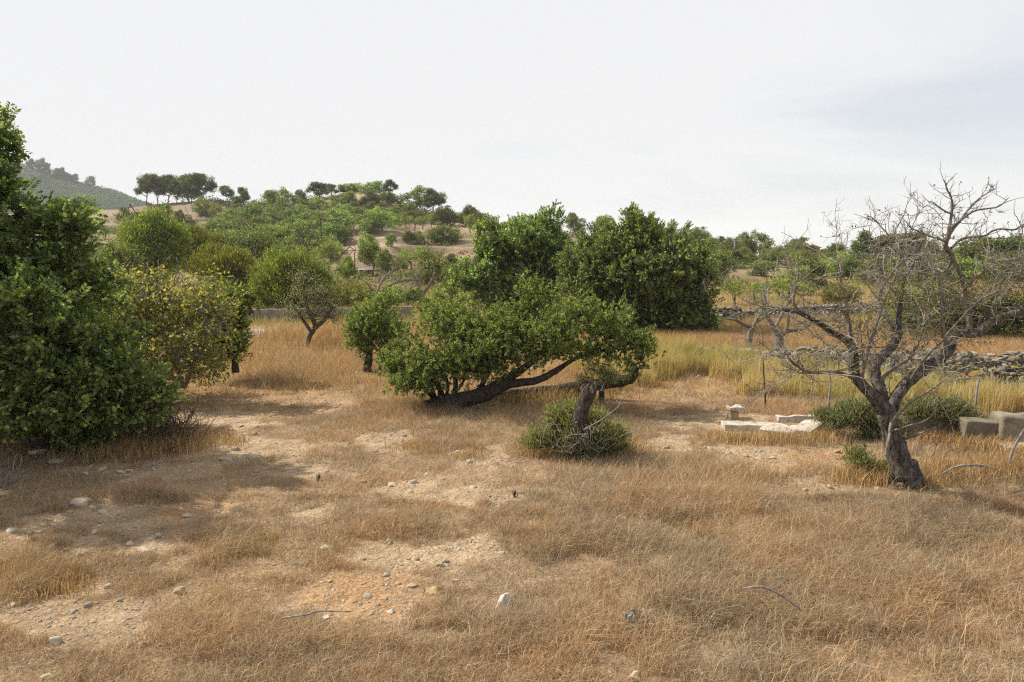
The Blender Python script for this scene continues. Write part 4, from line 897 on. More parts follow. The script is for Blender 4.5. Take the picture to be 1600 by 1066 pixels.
def mid_bushes():
    def bush(px, row, bl, d, n, seed, label, style='fine', s=1.0, name='broom_bush', pal_=None, mat='soft', shell=.5, cat='bush'):
        b = G(px, row)
        bl = [B(*q, d) for q in bl]
        unique_tree(name, label, cat, b, [T([(px, row+2, 0, 5), (px, row-20, 0, 4), (px+3, row-45, 0, 2)], b[1])], bl, style, n, seed, mat, 'darkbark', s=s, palette=pal_, shell=shell, lump=.2, twig=.012, limb=.05, sub=4)
    bush(452, 487, [(452, 437, 48, 42), (418, 450, 26, 34), (490, 450, 28, 34), (450, 410, 34, 18), (440, 465, 44, 24), (475, 420, 24, 18)], 36.5, 900, 41, 'big round feathery green bush behind the lone sparse almond, dark at its foot', s=1.6)
    bush(352, 470, [(352, 430, 42, 38), (330, 415, 26, 24), (375, 435, 26, 32), (350, 450, 40, 22), (365, 405, 22, 14)], 39, 700, 42, 'round olive-brown feathery bush left of the big green one', s=1.6, pal_=([(.15, .145, .035), (.20, .20, .045), (.13, .15, .035), (.25, .25, .06)], [2, 3, 2, 1]))
    bush(236, 445, [(236, 385, 46, 42), (250, 352, 34, 20), (212, 372, 28, 30), (262, 380, 30, 36), (232, 415, 50, 26), (225, 400, 44, 36)], 44, 900, 43, 'tallest feathery bush with a dark hollow, above the fig tree on the left', s=1.9)
    bush(312, 432, [(312, 390, 32, 30), (300, 372, 20, 16), (325, 400, 24, 28), (310, 412, 34, 20)], 47, 500, 44, 'olive feathery bush between the tallest one and the bright orchard tree', s=1.8, pal_=([(.15, .165, .035), (.19, .21, .045), (.13, .15, .035), (.23, .26, .06)], [2, 3, 2, 1]))
    bush(385, 425, [(375, 378, 46, 26), (345, 385, 28, 22), (408, 385, 32, 26), (380, 400, 44, 22)], 52, 620, 45, 'wide bright green leafy tree above the two round feathery bushes', 'small', s=3.0, name='orchard_tree', pal_=GR_MASTIC, cat='tree')
    bush(190, 430, [(188, 398, 26, 22), (205, 410, 20, 20), (172, 408, 22, 24)], 40, 260, 46, 'bright green leafy bush at the left foot of the tallest feathery bush', 'small', s=2.6, name='orchard_tree', pal_=GR_MASTIC, cat='bush')
    bush(470, 424, [(430, 400, 28, 16), (470, 402, 32, 16), (488, 412, 22, 16)], 56, 300, 47, 'bright yellow-green leafy tree just above the big round feathery bush', 'small', s=3.0, name='orchard_tree', pal_=GR_YG, cat='tree')
    # dense dark scrub right, behind the almond
    bush(1530, 535, [(1470, 490, 60, 40), (1540, 480, 60, 50), (1600, 490, 60, 50), (1500, 510, 60, 26), (1570, 515, 70, 24), (1420, 500, 44, 30)], 25, 900, 48, 'wide dark grey-green thicket behind the thick right limb of the bare almond', 'small', s=1.9, name='thicket', pal_=([(.05, .075, .025), (.08, .11, .035), (.12, .15, .045), (.16, .16, .06)], [3, 3, 2, 1]), cat='bush', shell=.3)
    bush(1430, 520, [(1425, 480, 40, 30), (1395, 500, 30, 22), (1460, 460, 36, 24)], 27, 240, 49, 'thin yellow-green bush seen through the bare almond twigs', 'small', s=1.9, name='scrub_bush', pal_=GR_YG, shell=.2)
    # bush around the stump and the wispy one behind it
    bush(905, 704, [(895, 668, 46, 24), (852, 686, 30, 18), (950, 680, 30, 22), (880, 648, 30, 16), (915, 690, 60, 16), (862, 662, 24, 16), (935, 655, 22, 16), (970, 698, 20, 12), (893, 692, 40, 16), (908, 700, 44, 14), (905, 645, 20, 14), (835, 695, 16, 10)], 10.15, 480, 50, 'low grey-green shrub wrapped around the cut tree stump', 'fine', s=.55, name='shrub', pal_=([(.15, .17, .06), (.21, .225, .085), (.28, .27, .13), (.22, .17, .10)], [3, 3, 2, 1.6]), shell=.15)
    bush(940, 630, [(935, 578, 26, 22), (960, 592, 26, 18), (922, 592, 18, 16)], 13.2, 46, 51, 'wispy grey-green weed bush behind the stump, at the right end of the leaning tree', 'fine', s=.6, name='weed_bush', pal_=([(.20, .22, .09), (.27, .28, .13), (.32, .29, .16)], [3, 2, 2]), shell=.2)
    bush(1350, 668, [(1330, 648, 36, 18), (1300, 655, 24, 14), (1375, 660, 30, 26), (1355, 690, 26, 26)], 11.2, 300, 52, 'spiky grey-green shrub right of the stone slabs, left of the almond trunk', 'fine', s=.6, name='shrub', pal_=([(.13, .15, .075), (.19, .205, .10), (.27, .26, .16)], [3, 3, 2]), shell=.2)
    bush(1500, 690, [(1440, 645, 40, 18), (1490, 655, 36, 24), (1520, 672, 32, 24), (1470, 640, 30, 16), (1545, 690, 30, 14), (1500, 680, 40, 18)], 11.2, 520, 53, 'low dusty green shrub between the almond trunk and the stone blocks', 'fine', s=.6, name='shrub', pal_=([(.14, .155, .075), (.20, .205, .10), (.26, .235, .14)], [3, 3, 2]), shell=.2)
    bush(1348, 738, [(1345, 722, 26, 16), (1365, 735, 22, 12)], 9.2, 90, 54, 'small pale weed clump at the left foot of the almond trunk', 'fine', s=.5, name='weed_clump', pal_=([(.17, .19, .08), (.26, .24, .13)], [1, 1]), shell=.2)
mid_bushes()

# ------------------------------------------------------------------ stump, sticks
def stump():
    rng = np.random.default_rng(4); d = 10.0; b = G(905, 700)
    root = empty('tree_stump', b, 'dark sawn-off tree stump leaning right, standing in a low green shrub', 'stump')
    g = Geo(); p, r = smooth_poly(*T([(898, 706, -.1, 14), (902, 685, -.1, 12), (905, 660, -.1, 11), (911, 635, -.1, 10.5), (920, 614, -.1, 11.5), (924, 607, -.1, 10)], d), 6)
    tube(g, p, r, 14, rough=.16, rng=rng); g.build('trunk', M['deadwood'], root, smooth=True)
    g = Geo(); t = p[-1]; 
    for k in range(9):
        a = t+np.array([rng.normal()*.07, rng.normal()*.07, -.03]); tube(g, curve(a, a+np.array([rng.normal()*.05, 0, .07+.05*rng.random()]), rng, 4, .2), np.linspace(.03, .008, 4), 5)
    g.build('splintered_top', M['almond'], root)
    g = Geo()
    for k in range(12):
        a = P(910+rng.normal()*12, 680+rng.normal()*10, 9.75); tube(g, curve(a, a+np.array([rng.normal()*.2, rng.normal()*.1, rng.normal()*.16]), rng, 6, .4), np.linspace(.009, .004, 6), 4)
    for k in range(40):
        a = P(900+rng.normal()*30, 695+rng.normal()*6, 9.8); tube(g, curve(a, a+np.array([rng.normal()*.2, -.05, rng.uniform(.1, .3)]), rng, 6, .3), np.linspace(.005, .002, 6), 3)
    g.build('dead_shoots', M['twig'], root)
stump()
def stick(name, label, lst, d, cat='branch', seed=1, mat='twig', tw=0):
    rng = np.random.default_rng(seed); pts, rad = T(lst, d); p, r = smooth_poly(pts, rad, 5); g = Geo(); tube(g, p, r, 6, rough=.12, rng=rng)
    if tw: twig_tree(g, rng, p, .008, 1, tw, 9, .15)
    o = g.build(name, M[mat], origin=p[0]); tag(o, label, cat)
stick('dead_branch', 'arched dead branch lying on the grass right of the almond trunk', [(1466, 744, 0, 1.4), (1490, 731, 0, 1.8), (1512, 727, 0, 2.1), (1540, 729, .2, 2.1), (1575, 740, .3, 1.6)], 9.0)
stick('wooden_stake', 'grey wooden stake stuck upright by the low stone wall, right', [(1518, 695, 0, 2.4), (1522, 650, .1, 2.1), (1528, 594, .2, 1.8)], 11.4, 'stake')
stick('bare_sapling', 'leaning bare sapling at the right edge in front of the stone blocks', [(1572, 745, 0, 2.4), (1582, 705, 0, 2.4), (1600, 672, 0, 2), (1625, 640, 0, 1.6)], 9.4, 'sapling', 3, tw=.2)
stick('dead_plant', 'pale thick dead stem standing behind the stone slabs', [(1294, 645, 0, 2), (1296, 618, 0, 1.8), (1298, 598, 0, 1.5), (1296, 585, 0, 1)], 12.4, 'stem', 4, tw=.15)
stick('dead_plant', 'thin dark upright dead stem left of the stone slabs', [(1196, 636, 0, 1.6), (1195, 610, 0, 1.6), (1193, 580, 0, 1.2), (1192, 560, 0, .8)], 13.2, 'stem', 5, 'bark')
stick('dry_weed_stem', 'thin red-brown weed stalk standing in the gravel left of the almond', [(1332, 712, 0, 1.2), (1330, 690, 0, 1.1), (1327, 664, 0, .8)], 10.0, 'stem', 6, 'bark')
stick('dead_branch', 'pale fallen stick curving over the straw in the right foreground', [(1160, 920, 0, 1.8), (1190, 917, 0, 2), (1220, 930, 0, 1.8), (1250, 952, 0, 1.4)], 5.3, seed=8)
stick('dead_branch', 'thin grey stick lying in the left foreground straw', [(440, 966, 0, 1.6), (480, 960, 0, 1.8), (500, 955, 0, 1.8), (548, 956, 0, 1.2)], 4.95, seed=9)
def small_things():
    rng = np.random.default_rng(21)
    root = empty('dead_bush', G(10, 762), 'small grey leafless bush at the left edge below the big carob', 'bush'); g = Geo()
    for k in range(46):
        a = G(rng.uniform(-40, 26), 760+rng.normal()*4); tube(g, curve(a, a+np.array([rng.normal()*.22, rng.normal()*.15, rng.uniform(.1, .42)]), rng, 6, .3), np.linspace(.007, .002, 6), 3)
    g.build('twigs', M['twig'], root)
    for (px, row, lab) in [(497, 752, 'dark dried thistle alone on the bare straw, left of centre'), (803, 778, 'dark dried thistle alone on the straw in the middle')]:
        b = G(px, row); g = Geo()
        for k in range(16): tube(g, curve(b, b+np.array([rng.normal()*.02, rng.normal()*.02, rng.uniform(.03, .09)]), rng, 4, .3), np.linspace(.005, .002, 4), 4, col=(.8, .75, .7))
        tag(g.build('dried_thistle', M['darkbark'], origin=b), lab, 'weed')
    b = G(980, 990); g = Geo()
    for k in range(12): 
        a = b+np.array([rng.normal()*.025, rng.normal()*.03, .01]); tube(g, curve(a, a+np.array([rng.normal()*.03, rng.normal()*.03, rng.uniform(.06, .14)]), rng, 5, .3), np.linspace(.014, .008, 5), 6, col=(1.1, 1.1, 1.05))
    tag(g.build('dead_root', M['twig'], origin=b), 'bleached grey root stub sticking up in the foreground straw', 'root')
small_things()

# ------------------------------------------------------------------ stones
import bmesh
def ico(sub):
    bm = bmesh.new(); bmesh.ops.create_icosphere(bm, subdivisions=sub, radius=1)
    V = np.array([v.co[:] for v in bm.verts]); Fc = np.array([[v.index for v in f.verts] for f in bm.faces]); bm.free(); return V, Fc
ICO1, ICO2, ICO3 = ico(1), ico(2), ico(3)
def rock_verts(rng, V, blocky=.5, rough=.12):
    q = np.sign(V)*np.abs(V)**(1-blocky*.45); q = q/np.max(np.abs(q))
    for k in range(10):                                  # flat chipped faces
        n = nrm(rng.normal(size=3)); t = rng.uniform(.45, .82); d = q@n; q = q-np.maximum(d-t, 0)[:, None]*n
    s = rng.random(3)*40
    q = q*(1+rough*(fbm(V[:, 0]*2.2+s[0], V[:, 1]*2.2+V[:, 2]*1.7+s[1], 5, 3)-.5)[:, None]*2)
    return q
def rock(px, row, w, h, label, mat='stone', col=(1, 1, 1), name='rock', group=None, seed=0, blocky=.4, dfac=.8, sink=.36, rot=None):
    rng = np.random.default_rng(seed+int(px*7+row)); b = G(px, row+h*.35); k = b[1]/F
    V = rock_verts(rng, ICO3[0], blocky)*np.array([w*k/2, w*k/2*dfac, h*k*.62])
    a = rng.uniform(-.5, .5) if rot is None else rot
    V = np.stack([V[:, 0]*cos(a)-V[:, 1]*sin(a), V[:, 0]*sin(a)+V[:, 1]*cos(a), V[:, 2]], 1)
    g = Geo(); g.add(V+b+np.array([0, 0, h*k*(.5-sink)]), ICO3[1], None, col)
    o = g.build(name, M[mat], origin=b, smooth=False); tag(o, label, 'rock', group); return o
ROCKS = [(785, 938, 36, 40, 'white weathered rock with grooves in the middle foreground, largest pale one', (1.25, 1.22, 1.15)), (680, 927, 34, 16, 'flat orange-tan rock left of the white foreground rock', (1.0, .78, .5)),
 (643, 914, 20, 8, 'small flat tan stone pointing at the orange-tan rock', (.95, .8, .6)), (622, 913, 14, 7, 'tan flake of stone left of the small flat tan stone', (.95, .8, .6)), (712, 908, 12, 6, 'tiny tan stone above the orange-tan rock', (1, .85, .65)),
 (86, 1004, 24, 15, 'pale stone near the lower left corner with a brown one beside it', (1, .95, .85)), (76, 1016, 16, 9, 'brown stone leaning on the pale one near the lower left corner', (.8, .62, .45)), (152, 1032, 20, 9, 'flat tan stone right of the pair in the lower left corner', (1, .8, .6)),
 (74, 1055, 26, 14, 'white stone at the bottom edge, far left', (1.15, 1.12, 1.05)), (15, 829, 18, 12, 'white stone in the shade at the left edge', (1.1, 1.08, 1)), (80, 858, 14, 11, 'pale stone in the shade right of the white left-edge stone', (1.05, 1, .95)),
 (124, 866, 8, 6, 'tiny pale pebble in the shaded left grass', (1.1, 1.05, 1)), (225, 857, 30, 8, 'long flat pale stone in the left middle ground', (1, .97, .9)), (283, 921, 22, 14, 'rounded tan rock half buried in the left grass', (.9, .75, .58)), (163, 884, 16, 6, 'small flat stone left of the half-buried tan rock', (1, .97, .9)),
 (168, 918, 16, 9, 'pale stone in a row of three in the left foreground, rightmost', (1, .95, .88)), (98, 934, 12, 6, 'pale stone in a row of three in the left foreground, middle', (1, .95, .88)), (20, 946, 20, 8, 'pale stone in a row of three in the left foreground, at the left edge', (1, .95, .88)),
 (60, 706, 34, 13, 'low bleached rock outcrop at the left, under the big carob, larger of two', (1.05, 1, .95)), (88, 718, 40, 7, 'flat bleached rock outcrop under the big carob, smaller of two', (1.05, 1, .95)), (125, 786, 36, 14, 'rounded limestone rock in the shadow of the big carob', (.9, .85, .8)),
 (355, 716, 28, 9, 'greyish rounded rock in the stony patch, left one', (.9, .85, .75)), (395, 712, 30, 11, 'rounded greyish rock in the stony patch, right one', (.9, .85, .75)), (284, 803, 9, 7, 'tiny orange-brown stone on the red soil patch', (.9, .55, .35)),
 (568, 752, 16, 7, 'reddish flat stone left of centre', (.75, .55, .48)), (694, 748, 9, 8, 'small pale upright stone left of the stump shrub', (1.1, 1.02, .9)), (978, 754, 18, 7, 'flat pale stone below the stump shrub', (1.1, 1, .85)), (614, 757, 22, 6, 'flat tan stone between the reddish one and the upright one', (1.05, .95, .8)),
 (666, 784, 10, 6, 'white stone with a dark hole below the small upright stone', (1.15, 1.12, 1.08)), (992, 1056, 26, 18, 'pale yellow rock at the bottom edge, right of centre', (1.15, 1.05, .8)), (1096, 1060, 14, 12, 'pale rock cut by the bottom edge, rightmost', (1.2, 1.1, .9)),
 (507, 858, 28, 6, 'flat pale stone in the middle of the left foreground', (1.1, 1.02, .9)), (417, 958, 20, 10, 'white chalky stone below the orange soil patch, left one', (1.2, 1.17, 1.1)), (508, 966, 22, 8, 'white chalky stone below the orange soil patch, middle one', (1.15, 1.12, 1.05)), (610, 956, 20, 8, 'white chalky stone below the orange soil patch, right one', (1.15, 1.12, 1.05)),
 (1312, 778, 14, 6, 'pale rounded stone in front of the almond trunk', (1.05, .98, .85)), (1354, 774, 12, 5, 'small pale stone at the foot of the almond trunk', (1.05, .98, .85)), (1510, 772, 22, 10, 'rough grey stone right of the almond trunk', (.9, .85, .8)), (1248, 687, 10, 5, 'pale stone right in front of the stone slabs', (1.2, 1.15, 1.05)),
 (1184, 716, 16, 5, 'flat pale stone in the clearing below the stone slabs, left one', (1.1, 1.03, .9)), (1206, 716, 14, 5, 'flat pale stone in the clearing below the stone slabs, right one', (1.1, 1.03, .9)), (1090, 590, 12, 8, 'pale stone tumbled in front of the rubble wall', (.9, .88, .8)),
 (1420, 846, 20, 12, 'grey lichened stone in the right middle foreground', (.75, .7, .68)), (1330, 962, 24, 7, 'pale stone hidden in the straw of the right foreground', (1.05, 1, .9)), (1145, 958, 16, 8, 'pale stone right of the fallen stick start', (1.05, 1, .9)), (1300, 830, 22, 4, 'thin flat pale stone in the right straw', (1.05, 1, .9))]
for px, row, w, h, lab, col in ROCKS: rock(px, row, w, h, lab, col=col)
def scatter_rocks():
    rng = np.random.default_rng(5); n = 0
    meshes = []
    for k in range(6):
        g = Geo(); V = rock_verts(rng, ICO2[0], .4); g.add(V*np.array([1, .8, .5]), ICO2[1], None, np.array([1.05, .98, .88])*rng.uniform(.8, 1.15))
        o = g.build('rock', M['stone']); meshes.append(o.data); bpy.data.objects.remove(o)
    while n < 190:
        px = rng.uniform(-20, 1600); row = 660+400*rng.random()**1.2; b = G(px, row)
        bt, bo, de = masks(b[0:1], b[1:2], b[2:3])
        if rng.random() > .06+.94*bt[0]: continue
        o = bpy.data.objects.new('rock', meshes[rng.integers(6)]); C.objects.link(o); s = rng.uniform(2, 6.5)*b[1]/F if rng.random() < .8 else rng.uniform(6, 11)*b[1]/F
        s = min(s, .07)
        o.location = (b[0], b[1], b[2]+s*.15); o.scale = (s, s, s); o.rotation_euler = (rng.normal()*.2, rng.normal()*.2, rng.uniform(0, 6.28))
        tag(o, 'small pale limestone chip lying loose among many on the dry ground', 'rock', 'small loose limestone chips'); n += 1
scatter_rocks()
def gravel():
    rng = np.random.default_rng(15); g = Geo(); V0, F0 = ICO1
    n = 30000; y = 3.6+14*rng.random(n)**1.4; x = (rng.random(n)*2-1)*(y*.72+.4); z = H(x, y)
    bt, bo, de = masks(x, y, z); kp = rng.random(n) < (.10+.9*bt)*(1-.5*de); x, y, z = x[kp], y[kp], z[kp]; n = len(x)
    s = (.003+.014*rng.random(n)**3)*(1+y*.04)
    sc = np.stack([s*rng.uniform(.8, 1.4, n), s*rng.uniform(.8, 1.4, n), s*rng.uniform(.4, .8, n)], 1)
    V = V0[None]*(1+.25*rng.normal(size=(n, len(V0), 1)))*sc[:, None]+np.stack([x, y, z], 1)[:, None]
    idx = (np.arange(n)*len(V0))[:, None, None]+F0[None]
    c = np.repeat(pal(rng, n, [(1, .95, .85), (1.1, 1.05, .95), (.85, .7, .52), (.65, .58, .5)], [3, 1, 2, 2], .1), len(V0), 0)
    g.add(V.reshape(-1, 3), idx.reshape(-1, 3), None, c); tag(g.build('gravel', M['stone']), kind='stuff')
gravel()

# ------------------------------------------------------------------ walls, slabs, road
def rubble_wall(name, label, line, hts, thick, ssize, seed, gaps=0, mat='wallstone', cb=.9):
    rng = np.random.default_rng(seed); line = np.array(line); seg = np.concatenate([[0], np.cumsum(np.linalg.norm(np.diff(line, axis=0), axis=1))])
    L = seg[-1]; V0, F0 = ICO2; g = Geo(); t = 0; layers = 0
    z0 = 0.0; hmax = max(hts)
    lay = int(hmax/(ssize*.62))+1
    for l in range(lay):
        t = rng.uniform(0, ssize)
        while t < L:
            s = ssize*rng.uniform(.55, 1.35); hh = np.interp(t, seg, hts)*(.75+.5*vnoise(t*.7, 0.0, seed)) ; zz = l*ssize*.62
            if zz < hh:
                for side in (-1, 1):
                    x = np.interp(t, seg, line[:, 0]); y = np.interp(t, seg, line[:, 1]); dx = np.interp(min(t+.3, L), seg, line[:, 0])-x; dy = np.interp(min(t+.3, L), seg, line[:, 1])-y
                    nn = np.array([-dy, dx])/max(1e-6, math.hypot(dx, dy)); off = side*(thick*.5-.03-zz*.10)+rng.normal()*.035
                    px, py = x+nn[0]*off, y+nn[1]*off
                    V = rock_verts(rng, V0, .8, .22)*np.array([s*.60*rng.uniform(.7, 1.3), s*.5, s*.36*rng.uniform(.6, 1.3)]); a = math.atan2(dy, dx)+rng.normal()*.35
                    V = np.stack([V[:, 0]*cos(a)-V[:, 1]*sin(a), V[:, 0]*sin(a)+V[:, 1]*cos(a), V[:, 2]+V[:, 0]*rng.normal()*.18], 1)
                    g.add(V+np.array([px, py, float(H(px, py-.4))+zz+s*.2+rng.normal()*.02]), F0, None, np.array([1, .97, .92])*cb*rng.uniform(.55, 1.3))
            t += s*.95
    # fallen stones along the front
    for k in range(int(L*5)):
        t = rng.uniform(0, L); x = np.interp(t, seg, line[:, 0])+rng.normal()*.1; y = np.interp(t, seg, line[:, 1])-thick*.5-abs(rng.normal())*.28; s = ssize*rng.uniform(.4, .9)
        V = rock_verts(rng, V0, .5, .1)*s*np.array([.6, .5, .38]); g.add(V+np.array([x, y, float(H(x, y))+s*.1]), F0, None, np.array([1, .97, .92])*cb*rng.uniform(.6, 1.2))
    o = g.build(name, M[mat], origin=(line[0][0], line[0][1], 0)); tag(o, label, 'wall'); return o
rubble_wall('rubble_wall', 'long tumbled dry-stone wall of grey rubble running across the right behind the yellow grass', [(x, y) for x, y in zip(WALLX, WALLY)], [.32, .42, .48, .55, .78, .95, .95], .6, .165, 3, cb=.68)
ROADL = [flat(-500, 541), flat(200, 529), flat(400, 524), flat(700, 515), flat(1000, 501), flat(1200, 494), flat(1500, 486), flat(1900, 477)]
rubble_wall('field_wall', 'low dark dry-stone wall along the near side of the pale road, right of the largest carob', [(a, b-1.6) for a, b in (flat(1060, 501), flat(1200, 496), flat(1330, 492), flat(1500, 487), flat(1700, 482))], [.55, .6, .55, .5, .5], .5, .26, 6, cb=.62)
def road():
    g = Geo(); pts = np.array(ROADL); m = 160; t = np.linspace(0, 1, m)*(len(pts)-1)
    x = np.interp(t, np.arange(len(pts)), pts[:, 0]); y = np.interp(t, np.arange(len(pts)), pts[:, 1])
    ins = np.array([0, .34, .67, 1.0]); V = []
    for k in ins:
        yy = y-1.1+k*3.0; V.append(np.stack([x, yy, np.maximum(H(x, y-1.1), H(x, y+1.9))+.03], 1))
    V = np.stack(V, 1).reshape(-1, 3); i = (np.arange(m-1)[:, None]*4+np.arange(3)[None]).ravel()
    g.add(V, None, np.stack([i, i+4, i+5, i+1], -1)); tag(g.build('road', M['asphalt'], smooth=True), kind='structure')
road()
def retaining_wall():
    g = Geo(); rng = np.random.default_rng(9)
    a = np.array(flat(150, 518)); b = np.array(flat(640, 502)); a = a+np.array([0, 1.2]); b = b+np.array([0, 1.2]); n = 40; r = 5
    t = np.linspace(0, 1, n); x = a[0]+(b[0]-a[0])*t; y = a[1]+(b[1]-a[1])*t; base = H(x, y)
    V = []; hh = .56+.03*rng.normal(size=n)*.3
    prof = [(-.12, -.1), (-.11, .25), (-.10, .5), (-.09, .97), (-.07, 1.0), (.12, 1.0), (.15, .95), (.15, -.1)]
    for dy, k in prof: V.append(np.stack([x, y+dy+rng.normal(size=n)*.008, base+hh*k], 1))
    m = len(prof); V = np.stack(V, 1).reshape(-1, 3); i = (np.arange(n-1)[:, None]*m+np.arange(m-1)[None]).ravel()
    g.add(V, None, np.stack([i, i+m, i+m+1, i+1], -1))
    for s_ in (0, (n-1)*m): g.add(V[s_:s_+m], [[0, k, k+1] for k in range(1, m-1)])
    o = g.build('retaining_wall', M['concrete'], origin=(x[0], y[0], base[0])); tag(o, 'low smooth grey-brown retaining wall beyond the road on the left, under the feathery bushes', 'wall')
retaining_wall()
def slab(name, label, p, size, rot, cat='stone slab', col=(1, 1, 1), roundness=.08, tilt=(0, 0), sub=4, mat='stone', sink=0.0, noise=.03):
    bm = bmesh.new(); bmesh.ops.create_cube(bm, size=1)
    for v in bm.verts: v.co.x *= size[0]; v.co.y *= size[1]; v.co.z *= size[2]
    bmesh.ops.bevel(bm, geom=bm.edges[:], offset=roundness*min(size), segments=3, affect='EDGES', profile=.6)
    bmesh.ops.triangulate(bm, faces=bm.faces[:]); bmesh.ops.subdivide_edges(bm, edges=[e for e in bm.edges if e.calc_length() > .06], cuts=3, use_grid_fill=True)
    bmesh.ops.triangulate(bm, faces=bm.faces[:]); bm.verts.index_update()
    V = np.array([v.co[:] for v in bm.verts]); Fc = np.array([[v.index for v in f.verts] for f in bm.faces]); bm.free()
    nn = nrm(V/np.array(size)); V = V+nn*((fbm(V[:, 0]*9+p[0]*5, V[:, 1]*9+V[:, 2]*7, 3, 4)-.5)*noise*3.2)[:, None]
    g = Geo(); g.add(V+np.array([0, 0, size[2]/2-sink]), Fc, None, col)
    o = g.build(name, M[mat], origin=(0, 0, 0)); o.location = tuple(p); o.rotation_euler = (tilt[0], tilt[1], rot); tag(o, label, cat); return o
def blocks():
    s = G(1168, 672); slab('stone_slab', 'long low pale stone slab, leftmost of the three in the clearing', s, (.80, .24, .13), -.03, tilt=(.03, .02), sink=.03)
    s = G(1222, 679); slab('stone_slab', 'pale stone slab turned towards the middle of the three, pointing right', s+np.array([-.06, 0, 0]), (.50, .44, .12), -.55, tilt=(.09, .03), sink=.02)
    s = G(1256, 679); slab('stone_slab', 'pale stone slab lying askew, rightmost of the three by the spiky shrub', s+np.array([.08, .06, 0]), (.34, .68, .15), -.72, tilt=(.07, -.03), sink=.02)
    s = G(1243, 660); slab('stone_kerb', 'thin pale stone kerb lying behind the three slabs', s, (.62, .12, .10), 0.0, sink=.0)
    s = G(1144, 654); slab('stone_block', 'small upright pale stone block with a flat cap, behind the left slab', s, (.15, .15, .2), .2, 'stone block', col=(.75, .68, .55), sink=.03); 
    s = G(1146, 655); slab('flat_stone', 'flat pale cap stone resting on the small upright block', s+np.array([.02, 0, .165]), (.24, .2, .045), .1, 'stone slab', roundness=.2)
    # low wall of big blocks at the right
    s = G(1500, 692); e = G(1556, 700)
    slab('stone_block', 'long squared stone block in the low wall at the right, mostly behind shrubs', G(1468, 686)+np.array([0, 0, 0]), (1.15, .3, .40), -.16, 'stone block', mat='wallstone', col=(.6, .55, .46), sink=.05)
    slab('stone_block', 'squared stone block next to the rounded one in the low wall at the right', G(1532, 697), (.56, .3, .42), -.16, 'stone block', mat='wallstone', col=(.52, .47, .38), sink=.03)
    slab('stone_trough', 'big pale stone block with a rounded upper corner at the right edge', G(1610, 702)+np.array([.0, 0, .12]), (1.02, .34, .40), -.10, 'stone block', mat='wallstone', col=(.66, .61, .5), roundness=.22)
    slab('stone_kerb', 'pale kerb stone under the rounded block at the right edge', G(1615, 706)+np.array([0, -.14, 0]), (1.1, .42, .15), -.10, 'kerb stone', col=(1.1, 1.05, .95), sink=.02)
blocks()

